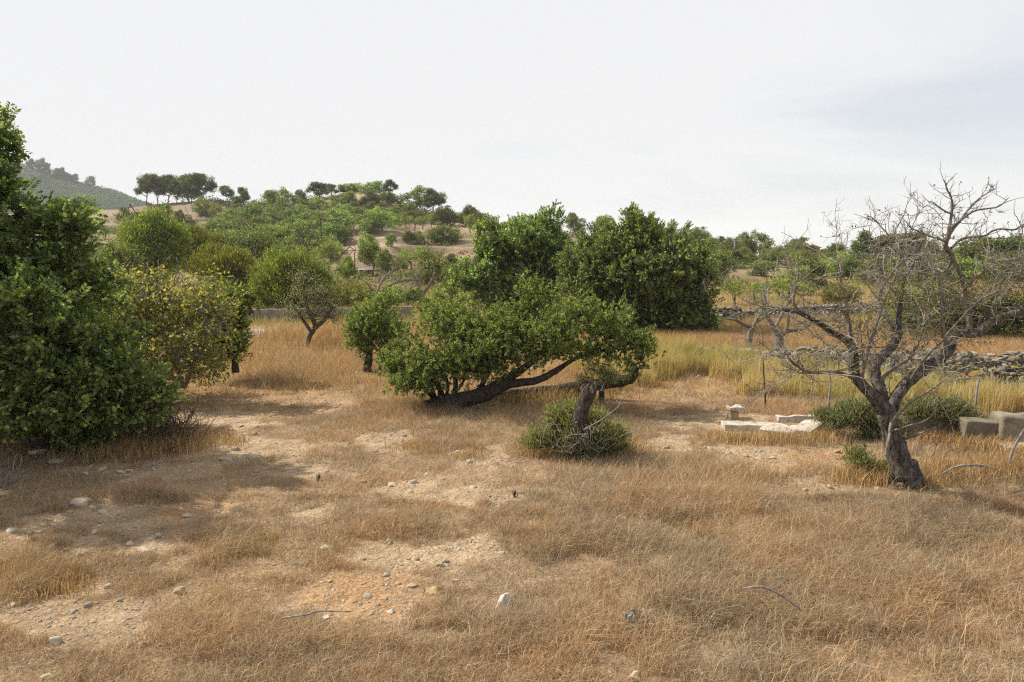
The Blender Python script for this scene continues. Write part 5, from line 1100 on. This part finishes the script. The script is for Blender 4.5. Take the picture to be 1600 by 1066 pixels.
# ------------------------------------------------------------------ poles, house, shed
def poles():
    def pole(px, row, top, label, cross):
        b = G(px, row); k = b[1]/F; h = (row-top)*k; w_ = 1 if cross else .45; root = empty('utility_pole' if cross else 'wooden_post', b, label, 'pole'); g = Geo()
        tube(g, [b-np.array([0, 0, .3]), b+np.array([0, 0, h*.5]), b+np.array([0, 0, h])], [.13*w_, .12*w_, .10*w_], 8); g.build('shaft', M['twig' if cross else 'bark'], root, smooth=True)
        if cross:
            g = Geo()
            for s_ in (-1, 0, 1):
                q = b+np.array([s_*.28, 0, h-.12]); tube(g, [q, q+np.array([0, 0, .12]), q+np.array([0, 0, .26])], [.03, .06, .03], 6)
            tube(g, [b+np.array([-.4, 0, h-.15]), b+np.array([0, -.0, h-.14]), b+np.array([.4, 0, h-.15])], [.04, .045, .04], 5); g.build('crossarm', M['bark'], root)
    pole(1147, 412, 373, 'tall pale wooden utility pole on the right skyline beside the largest carob', True)
    pole(555, 438, 395, 'thin dark post left of the very dark round tree', False)
    # house
    b = G(1263, 408); b = on(b[0]*1.25, b[1]*1.25); k = b[1]/F; 
    root = empty('house', b, 'house with an orange tiled roof just showing over the bushes on the right skyline', 'house')
    def box(g, c, s):
        x, y, z = s[0]/2, s[1]/2, s[2]/2; V = np.array([[a, b_, d_] for a in (-x, x) for b_ in (-y, y) for d_ in (-z, z)])+c
        g.add(V, None, [[0, 1, 3, 2], [4, 6, 7, 5], [0, 4, 5, 1], [2, 3, 7, 6], [0, 2, 6, 4], [1, 5, 7, 3]])
    Hh = (412-401)*k+HC-b[2]-1.2; Hh = 1.9
    g = Geo(); box(g, b+np.array([0, 0, Hh/2]), (2.6, 3, Hh)); g.build('wall', plain('ochre_render', (.55, .40, .26)), root)
    g = Geo(); z = b[2]+Hh; X, Y_, R = 1.6, 1.8, .55
    V = [[b[0]-X, b[1]-Y_, z], [b[0]+X, b[1]-Y_, z], [b[0]+X, b[1]+Y_, z], [b[0]-X, b[1]+Y_, z], [b[0]-X+.5, b[1], z+R], [b[0]+X-.5, b[1], z+R]]
    g.add(V, [[0, 4, 3], [1, 2, 5]], [[0, 1, 5, 4], [2, 3, 4, 5], [0, 3, 2, 1]]); rf = g.build('roof', plain('orange_roof_tiles', (.55, .20, .10)), root)
    g = Geo(); box(g, np.array([b[0]-.5, b[1]+.2, z+R*.9]), (.4, .4, .7)); g.build('chimney', plain('orange_brick', (.50, .24, .14)), rf)
    for s_ in (-.7, .7):
        g = Geo(); box(g, np.array([b[0]+s_, b[1]-1.52, b[2]+1.1]), (.5, .06, .7)); g.build('window', plain('dark_glass', (.05, .05, .06), .2), root)
    # small flat-roofed shed
    b = G(573, 432); k = b[1]/F; root = empty('stone_shed', b, 'tiny stone hut with a flat whitish roof slab under the very dark round tree', 'shed')
    g = Geo(); box(g, b+np.array([0, 0, .28]), (20*k, .9, .62)); g.build('wall', M['concrete'], root)
    g = Geo(); V = np.array([[-.5, -.5, 0], [.5, -.5, 0], [.5, .5, 0], [-.5, .5, 0]])
    box(g, b+np.array([0, 0, .62]), (24*k, 1.2, .06)); g.build('roof', plain('white_slab', (.7, .68, .64)), root)
    g = Geo(); box(g, b+np.array([.2, -.46, .25]), (.28, .03, .4)); g.build('door', plain('dark_opening_boards', (.06, .05, .04)), root)
poles()

# ------------------------------------------------------------------ grasses (uncountable)
def grass():
    rng = np.random.default_rng(99); g = Geo()
    STR = [(.45, .335, .20), (.38, .27, .155), (.58, .48, .34), (.29, .185, .10), (.42, .37, .30), (.19, .135, .085)]
    def sample(n, y0, y1, pw=1.0, marg=.6, k=.73):
        y = y0+(y1-y0)*rng.random(n)**pw; x = (rng.random(n)*2-1)*(y*k+marg); return x, y
    def wall_y(x): return np.interp(x, WALLX, WALLY)
    # foreground straw
    for (n, y0, y1, w0, seg) in ((520000, 3.3, 8.5, .0029, 2), (330000, 8.5, 14, .0050, 1), (230000, 14, 27, .009, 1)):
        x, y = sample(n, y0, y1, .75)
        z = H(x, y); bt, bo, de = masks(x, y, z); px, py = screen(x, y, z)
        cl = fbm(x/.34, y/.34, 7, 3)*.55+fbm(x/1.1, y/1.1, 17, 3)*.45
        dn = sstep(.38, .60, cl+.05*(px-700)/800)
        dn = np.clip(dn*.75+.28+.5*de-.85*bt, .05, 1)
        ok = (rng.random(n) < dn) & ~((y > wall_y(x)-.5) & (x > 4.2) & (y < wall_y(x)+.5))
        x, y, z, de, dn, px, bt = x[ok], y[ok], z[ok], de[ok], dn[ok], px[ok], bt[ok]; m = len(x)
        h = (.02+.062*rng.random(m)**1.3)*(.7+.9*dn)*(1+.8*de)*(1+.35*sstep(600, 1300, px))*(1-.5*bt)
        h *= 1+.9*sstep(12, 17, y)
        a = rng.normal(size=m)*2.2+.4; mag = .3+1.1*rng.random(m)**.8
        lean = np.stack([np.cos(a)*mag, np.sin(a)*mag, np.zeros(m)], 1)
        c = pal(rng, m, STR, [3, 3, 2, 1.6, 1.4, 1.2], .16)
        tone = fbm(x/.8, y/.8, 55, 3)[:, None]; c = c*np.where(tone > 0, 1+(tone-.5)*np.array([.5, .25, .0]), 1)
        c = c*np.array([1.02, .98, .93])
        gold = (sstep(12, 16, y)*(px < 1050))[:, None]; c = c*(1-gold)+c*np.array([1.04, .98, .84])*gold
        blades(g, np.stack([x, y, z-.005], 1), h, w0*rng.uniform(.6, 1.5, m), lean, np.clip(c, .01, .8), rng, seg)
    # litter lying flat
    n = 230000; x, y = sample(n, 3.3, 12, .8); z = H(x, y)+rng.random(n)*.018; bt, bo, de = masks(x, y, z)
    ok = rng.random(n) < (.75-.45*bt); x, y, z = x[ok], y[ok], z[ok]; m = len(x)
    a = rng.random(m)*2*pi; mag = 8+0*a; L = rng.uniform(.02, .11, m)
    lean = np.stack([np.cos(a), np.sin(a), rng.normal(size=m)*.12], 1)
    blades(g, np.stack([x, y, z], 1), L, .0026*rng.uniform(.6, 1.6, m), lean-np.array([0, 0, .95]), pal(rng, m, [(.46, .38, .27), (.54, .47, .36), (.33, .26, .18), (.26, .20, .15)], [3, 2, 2, 1.4], .15), rng, 1)
    # taller loose stalks, more to the right
    n = 5200; x, y = sample(n, 3.4, 10.5, .8); z = H(x, y); bt, bo, de = masks(x, y, z); px, py = screen(x, y, z)
    ok = rng.random(n) < np.clip(.12+.8*sstep(650, 1250, px)+.35*de-bt, .02, 1); x, y, z = x[ok], y[ok], z[ok]; m = len(x)
    a = rng.normal(size=m)*.8+.3; mag = .4+.9*rng.random(m); lean = np.stack([np.cos(a)*mag, np.sin(a)*mag, 0*a], 1)
    blades(g, np.stack([x, y, z], 1), rng.uniform(.12, .34, m), .0032, lean, pal(rng, m, [(.56, .42, .24), (.46, .32, .16), (.58, .50, .38)], [2, 2, 1], .15), rng, 2)
    tag(g.build('dry_grass', M['grass']), kind='stuff')
    # tufts round trees, brushwood edge and shrubs
    g = Geo()
    T_ = [(60, 905, 70, 26, .16, 2600), (240, 702, 70, 12, .28, 1500), (330, 690, 50, 12, .2, 700), (180, 712, 70, 10, .25, 900), (40, 700, 60, 12, .2, 700), (1350, 752, 50, 10, .26, 1200), (1440, 760, 40, 8, .16, 500), (860, 706, 44, 10, .24, 1000), (960, 706, 40, 8, .22, 800),
          (700, 632, 60, 8, .26, 1100), (800, 628, 80, 8, .30, 1600), (880, 622, 60, 8, .30, 1000), (560, 600, 60, 10, .2, 700), (1150, 688, 50, 6, .22, 600), (1230, 692, 60, 6, .24, 800), (1290, 690, 30, 8, .22, 500), (735, 714, 24, 6, .12, 400), (1480, 694, 50, 5, .26, 1500), (1545, 704, 50, 5, .28, 1500), (1600, 716, 40, 5, .26, 1000), (1500, 742, 70, 14, .26, 1500), (1580, 735, 50, 14, .28, 1000),
          (380, 850, 50, 22, .14, 1600), (1190, 745, 30, 8, .12, 400), (1100, 836, 22, 12, .14, 400), (440, 530, 50, 8, .5, 1800), (500, 528, 70, 7, .5, 2600), (580, 524, 60, 7, .5, 2000), (675, 520, 50, 6, .5, 2200), (520, 540, 60, 10, .4, 900), (400, 560, 50, 10, .35, 700), (650, 700, 30, 8, .14, 500), (900, 590, 60, 12, .3, 600)]
    for px0, row0, rx, ry, hh, n in T_:
        px = px0+rng.normal(size=n)*rx*.6; row = row0+rng.normal(size=n)*ry*.6; q = np.array([flat(a, b) for a, b in zip(px, row)])
        x, y = q[:, 0], q[:, 1]; ok = y < 30; x, y = x[ok], y[ok]; m = len(x); z = H(x, y)
        a = rng.random(m)*2*pi; mag = rng.random(m)*.7; lean = np.stack([np.cos(a)*mag+.12, np.sin(a)*mag, 0*a], 1)
        blades(g, np.stack([x, y, z-.01], 1), hh*rng.uniform(.3, 1.15, m), (.0028+.00035*y)*rng.uniform(.7, 1.4, m), lean, pal(rng, m, [(.46, .31, .14), (.38, .23, .09), (.54, .42, .24), (.26, .15, .07)], [3, 3, 2, 1], .15), rng, 2)
    tag(g.build('grass_tufts', M['grass']), kind='stuff')
    # tall yellow-green grass before the rubble wall and under the carobs
    g = Geo(); n = 300000; x = rng.uniform(-.5, 17, n); wy = wall_y(x); y = wy-.35-rng.random(n)**1.1*np.interp(x, [-.5, 3, 6, 10, 17], [4.6, 4.4, 3.4, 2.7, 2.5])
    z = H(x, y); px, py = screen(x, y, z); f = np.clip((wy-y)/3.5, 0, 1)
    cl = fbm(x/.7, y/.7, 27, 3)
    ok = (np.abs(x) < y*.75+1) & (rng.random(n) < sstep(.40, .60, cl+.16*(1-f))*np.where((px > 1400) & (f < .3), .55, 1)) & (y > 11.6) & (px > 880+60*f)
    ok &= ~((px > 1120) & (px < 1290) & (py > 640)); ok &= ~((px > 1400) & (py > 655))
    x, y, z, px, f = x[ok], y[ok], z[ok], px[ok], f[ok]; m = len(x)
    h = (.14+.36*rng.random(m))*(1.35-.65*f)*np.interp(px, [900, 1000, 1250, 1400, 1600], [1.0, 1.3, 1.15, 1.0, 1.2])*(.25+1.7*(cl[ok]-.1))
    a = rng.random(m)*2*pi; mag = rng.random(m)*.45; lean = np.stack([np.cos(a)*mag+.12, np.sin(a)*mag, 0*a], 1)
    gr = np.clip(np.interp(px, [960, 1050, 1250, 1400, 1600], [.05, .40, .35, .35, .45])*(1.1-f)+(fbm(x/1.2, y/1.2, 37, 2)-.5)*.9, 0, 1)[:, None]
    c1 = pal(rng, m, [(.50, .37, .17), (.42, .29, .12), (.58, .47, .27), (.30, .19, .09)], [3, 2, 2, 1], .14); c2 = pal(rng, m, [(.40, .40, .13), (.30, .34, .10), (.48, .45, .18), (.20, .24, .08)], [3, 2, 2, 1], .14)
    blades(g, np.stack([x, y, z-.01], 1), h, .0072*rng.uniform(.6, 1.4, m), lean, c1*(1-gr)+c2*gr, rng, 2)
    n = 3400; k = rng.integers(0, m, n); a = rng.random(n)*2*pi; mag = rng.random(n)*.35; lean = np.stack([np.cos(a)*mag, np.sin(a)*mag, 0*a], 1)
    blades(g, np.stack([x[k]+rng.normal(size=n)*.05, y[k], z[k]], 1), rng.uniform(.35, .8, n), .009, lean, pal(rng, n, [(.56, .50, .30), (.50, .46, .20), (.36, .28, .16)], [2, 2, 1], .15), rng, 2)
    tag(g.build('tall_grass', M['ggrass']), kind='stuff')
    # rust-gold field behind the rubble wall
    g = Geo(); n = 260000; x, y = sample(n, 15, 31, 1, 1); wy = wall_y(x)
    ok = (x > 4.0) & (y > wy+.35) | ((x > 1.5) & (x <= 4.0) & (y > 20.5)); x, y = x[ok], y[ok]; ok = rng.random(len(x)) < sstep(.25, .55, fbm(x/1.1, y/1.1, 57, 3)+.1); x, y = x[ok], y[ok]; m = len(x); z = H(x, y)
    a = rng.random(m)*2*pi; mag = rng.random(m)*.5; lean = np.stack([np.cos(a)*mag+.1, np.sin(a)*mag, 0*a], 1); yel = (sstep(.5, .62, fbm(x/2.2, y/1.5, 67, 2))*(y-wall_y(x) < 4))[:, None]
    c = pal(rng, m, [(.46, .29, .11), (.38, .22, .08), (.54, .40, .20), (.26, .14, .06)], [3, 3, 1.5, 1], .14)*(1-yel)+pal(rng, m, [(.48, .42, .14), (.40, .38, .12)], [1, 1], .14)*yel
    blades(g, np.stack([x, y, z-.01], 1), rng.uniform(.10, .34, m), .010*rng.uniform(.6, 1.4, m), lean, c, rng, 1)
    # gold field beyond the road and left of the carobs
    n = 200000; x, y = sample(n, 27, 62, 1, 2); z = H(x, y); rl = np.array(ROADL); ry_ = np.interp(x, rl[:, 0], rl[:, 1])
    ok = ((y > ry_+2.6) | (y < ry_-1.6)) & (rng.random(n) < sstep(.3, .6, fbm(x/3., y/3., 77, 3)+.06)); x, y, z = x[ok], y[ok], z[ok]; m = len(x)
    a = rng.random(m)*2*pi; mag = rng.random(m)*.5; lean = np.stack([np.cos(a)*mag, np.sin(a)*mag, 0*a], 1); yg = sstep(.42, .6, fbm(x/4, y/3, 87, 3))[:, None]
    c = pal(rng, m, [(.46, .33, .14), (.40, .27, .11), (.52, .42, .22)], [3, 3, 1.5], .14)*(1-yg)+pal(rng, m, [(.34, .34, .10), (.44, .38, .13), (.22, .25, .08)], [2, 2, 1], .14)*yg
    blades(g, np.stack([x, y, z-.02], 1), rng.uniform(.15, .5, m), .026*rng.uniform(.6, 1.4, m), lean, c, rng, 1)
    tag(g.build('field_grass', M['grass']), kind='stuff')
grass()
def scrub():
    """low ground-hugging scrub and dry weeds over the hill"""
    rng = np.random.default_rng(61); g = Geo(); n = 13000
    y = 48+150*rng.random(n)**.8; x = (rng.random(n)*2-1)*(y*.78); z = H(x, y); px, py = screen(x, y, z)
    d = fbm(x/9., y/9., 71, 4); bare = ((px > 525) & (px < 780) & (py > 352) & (py < 426)) | ((px < 330) & (py < 345))
    bare &= ~((px > 590) & (px < 700) & (py > 372) & (py < 392)); ok = (rng.random(n) < sstep(.38, .6, d)*np.where(bare, .07, 1)*np.where(px > 1150, .35, 1))
    x, y, z = x[ok], y[ok], z[ok]; m = len(x); K = 26
    r = rng.uniform(.25, .95, m)*(1+y/160); dd = sphere_dirs(rng, m*K); dd[:, 2] = np.abs(dd[:, 2])
    pos = np.repeat(np.stack([x, y, z], 1), K, 0)+dd*np.repeat(r, K)[:, None]*np.array([1, 1, .62])*rng.random((m*K, 1))**.4
    kind = np.repeat(rng.random(m), K)[:, None]
    c = np.where(kind < .45, pal(rng, m*K, *GR_OLIVE), np.where(kind < .7, pal(rng, m*K, [(.20, .17, .09), (.15, .13, .07)], [1, 1]), pal(rng, m*K, *GR_MASTIC)))
    leaves(g, pos, dd+rng.normal(size=pos.shape)*.6, .16+.0016*pos[:, 1], .09+.0008*pos[:, 1], c, rng)
    tag(g.build('hillside_scrub', M['far']), kind='stuff')
scrub()
# ------------------------------------------------------------------ distant wooded mountain
MC = [-900, -400, -100, 0, 50, 75, 100, 150, 200, 240, 300, 360, 420, 480]
MR = [330, 262, 244, 250, 259, 266, 276, 292, 307, 322, 345, 368, 390, 404]
def HM(x, y):
    c = 800+F*x/(np.maximum(y, 1)*.993); r = np.interp(c, MC, MR); D = 720
    top = HC+D*np.tan(np.arctan((533-r)/F)-TP); s = np.clip((y-430)/(D-430), 0, 1); s2 = 1-np.clip((y-D)/260, 0, 1)
    base = top*(s**1.15)*(s2*s2*(3-2*s2)); rg = fbm(c/55., y/240., 3, 4)-.5
    return -3+base+rg*26*sstep(440, 560, y)*(1-.75*s)*s2
def mountain():
    ys = np.concatenate([np.linspace(425, 760, 120), np.linspace(775, 985, 16)]); cs = np.linspace(-1000, 480, 200)
    Y, CC = np.meshgrid(ys, cs, indexing='ij'); X = (CC-800)/F*Y*.993; Z = HM(X, Y); g = Geo(); nx = len(cs); i = (np.arange(len(ys)-1)[:, None]*nx+np.arange(nx-1)[None]).ravel()
    x, y, z = X.ravel(), Y.ravel(), Z.ravel(); col = mix((.10, .105, .06), (.19, .16, .11), sstep(.5, .7, fbm(x/30, y/30, 9, 4)))
    g.add(np.stack([x, y, z], 1), None, np.stack([i, i+1, i+nx+1, i+nx], -1), col); tag(g.build('hills', M['soil'], smooth=True), kind='structure')
    rng = np.random.default_rng(3); n = 9000; c = rng.uniform(-60, 430, n); y = 470+255*rng.random(n)**.8; x = (c-800)/F*y*.993; z = HM(x, y)
    ok = rng.random(n) < sstep(.22, .5, fbm(x/26, y/26, 19, 3)+.08); x, y, z = x[ok], y[ok], z[ok]; m = len(x); K = 26; r = rng.uniform(1.6, 4.2, m)
    dd = sphere_dirs(rng, m*K); dd[:, 2] = np.abs(dd[:, 2]); pos = np.repeat(np.stack([x, y, z+r*.3], 1), K, 0)+dd*np.repeat(r, K)[:, None]*np.array([1, 1, .8])
    g = Geo(); c = pal(rng, m*K, [(.055, .085, .06), (.08, .11, .075), (.11, .145, .095), (.045, .06, .05)], [2, 3, 2, 1])*np.repeat(np.clip(1+rng.normal(size=m)*.25, .5, 1.7), K)[:, None]  # pine-wood greens pushed towards blue-grey, so some distance haze is in the leaf colour
    leaves(g, pos, dd+rng.normal(size=pos.shape)*.5, 1.7, 1.1, c, rng); tag(g.build('distant_forest', M['far']), kind='stuff')
    for k, (px, h) in enumerate([(58, 9), (74, 12), (84, 11), (96, 10), (104, 11), (113, 9), (122, 9), (148, 10)]):
        y = 712; x = (px-800)/F*y*.993; z = float(HM(np.array([x]), np.array([y]))[0]); w = [12, 14, 12, 13, 12, 14, 12, 12][k]
        put('pine', px, 270, w*1.1, h*2.0, ['first pine of the skyline row on the hazy mountain, farthest left', 'second pine on the hazy mountain skyline from the left', 'third pine on the hazy mountain skyline from the left', 'fourth pine on the hazy mountain skyline from the left',
            'fifth pine on the hazy mountain skyline from the left', 'sixth pine on the hazy mountain skyline from the left', 'seventh pine on the hazy mountain skyline, end of the tight row', 'lone pine farther down the hazy mountain skyline'][k], base=np.array([x, y, z-1]))
mountain()
def haze():
    m, nt, n, l = newmat('haze'); v = N(n, 'ShaderNodeVolumePrincipled'); v.inputs['Density'].default_value = .00027; v.inputs['Color'].default_value = (.93, .96, 1, 1); v.inputs['Anisotropy'].default_value = 0.0
    o = N(n, 'ShaderNodeOutputMaterial'); l.new(v.outputs[0], o.inputs['Volume'])
    g = Geo(); X0, X1, Y0, Y1, Z0, Z1 = -5900, 5900, -60, 3650, -8, 136
    V = np.array([[a, b, c] for a in (X0, X1) for b in (Y0, Y1) for c in (Z0, Z1)], float)
    g.add(V, None, [[0, 1, 3, 2], [4, 6, 7, 5], [0, 4, 5, 1], [2, 3, 7, 6], [0, 2, 6, 4], [1, 5, 7, 3]]); o = g.build('haze', m); tag(o, kind='stuff')
if HAZE: haze()
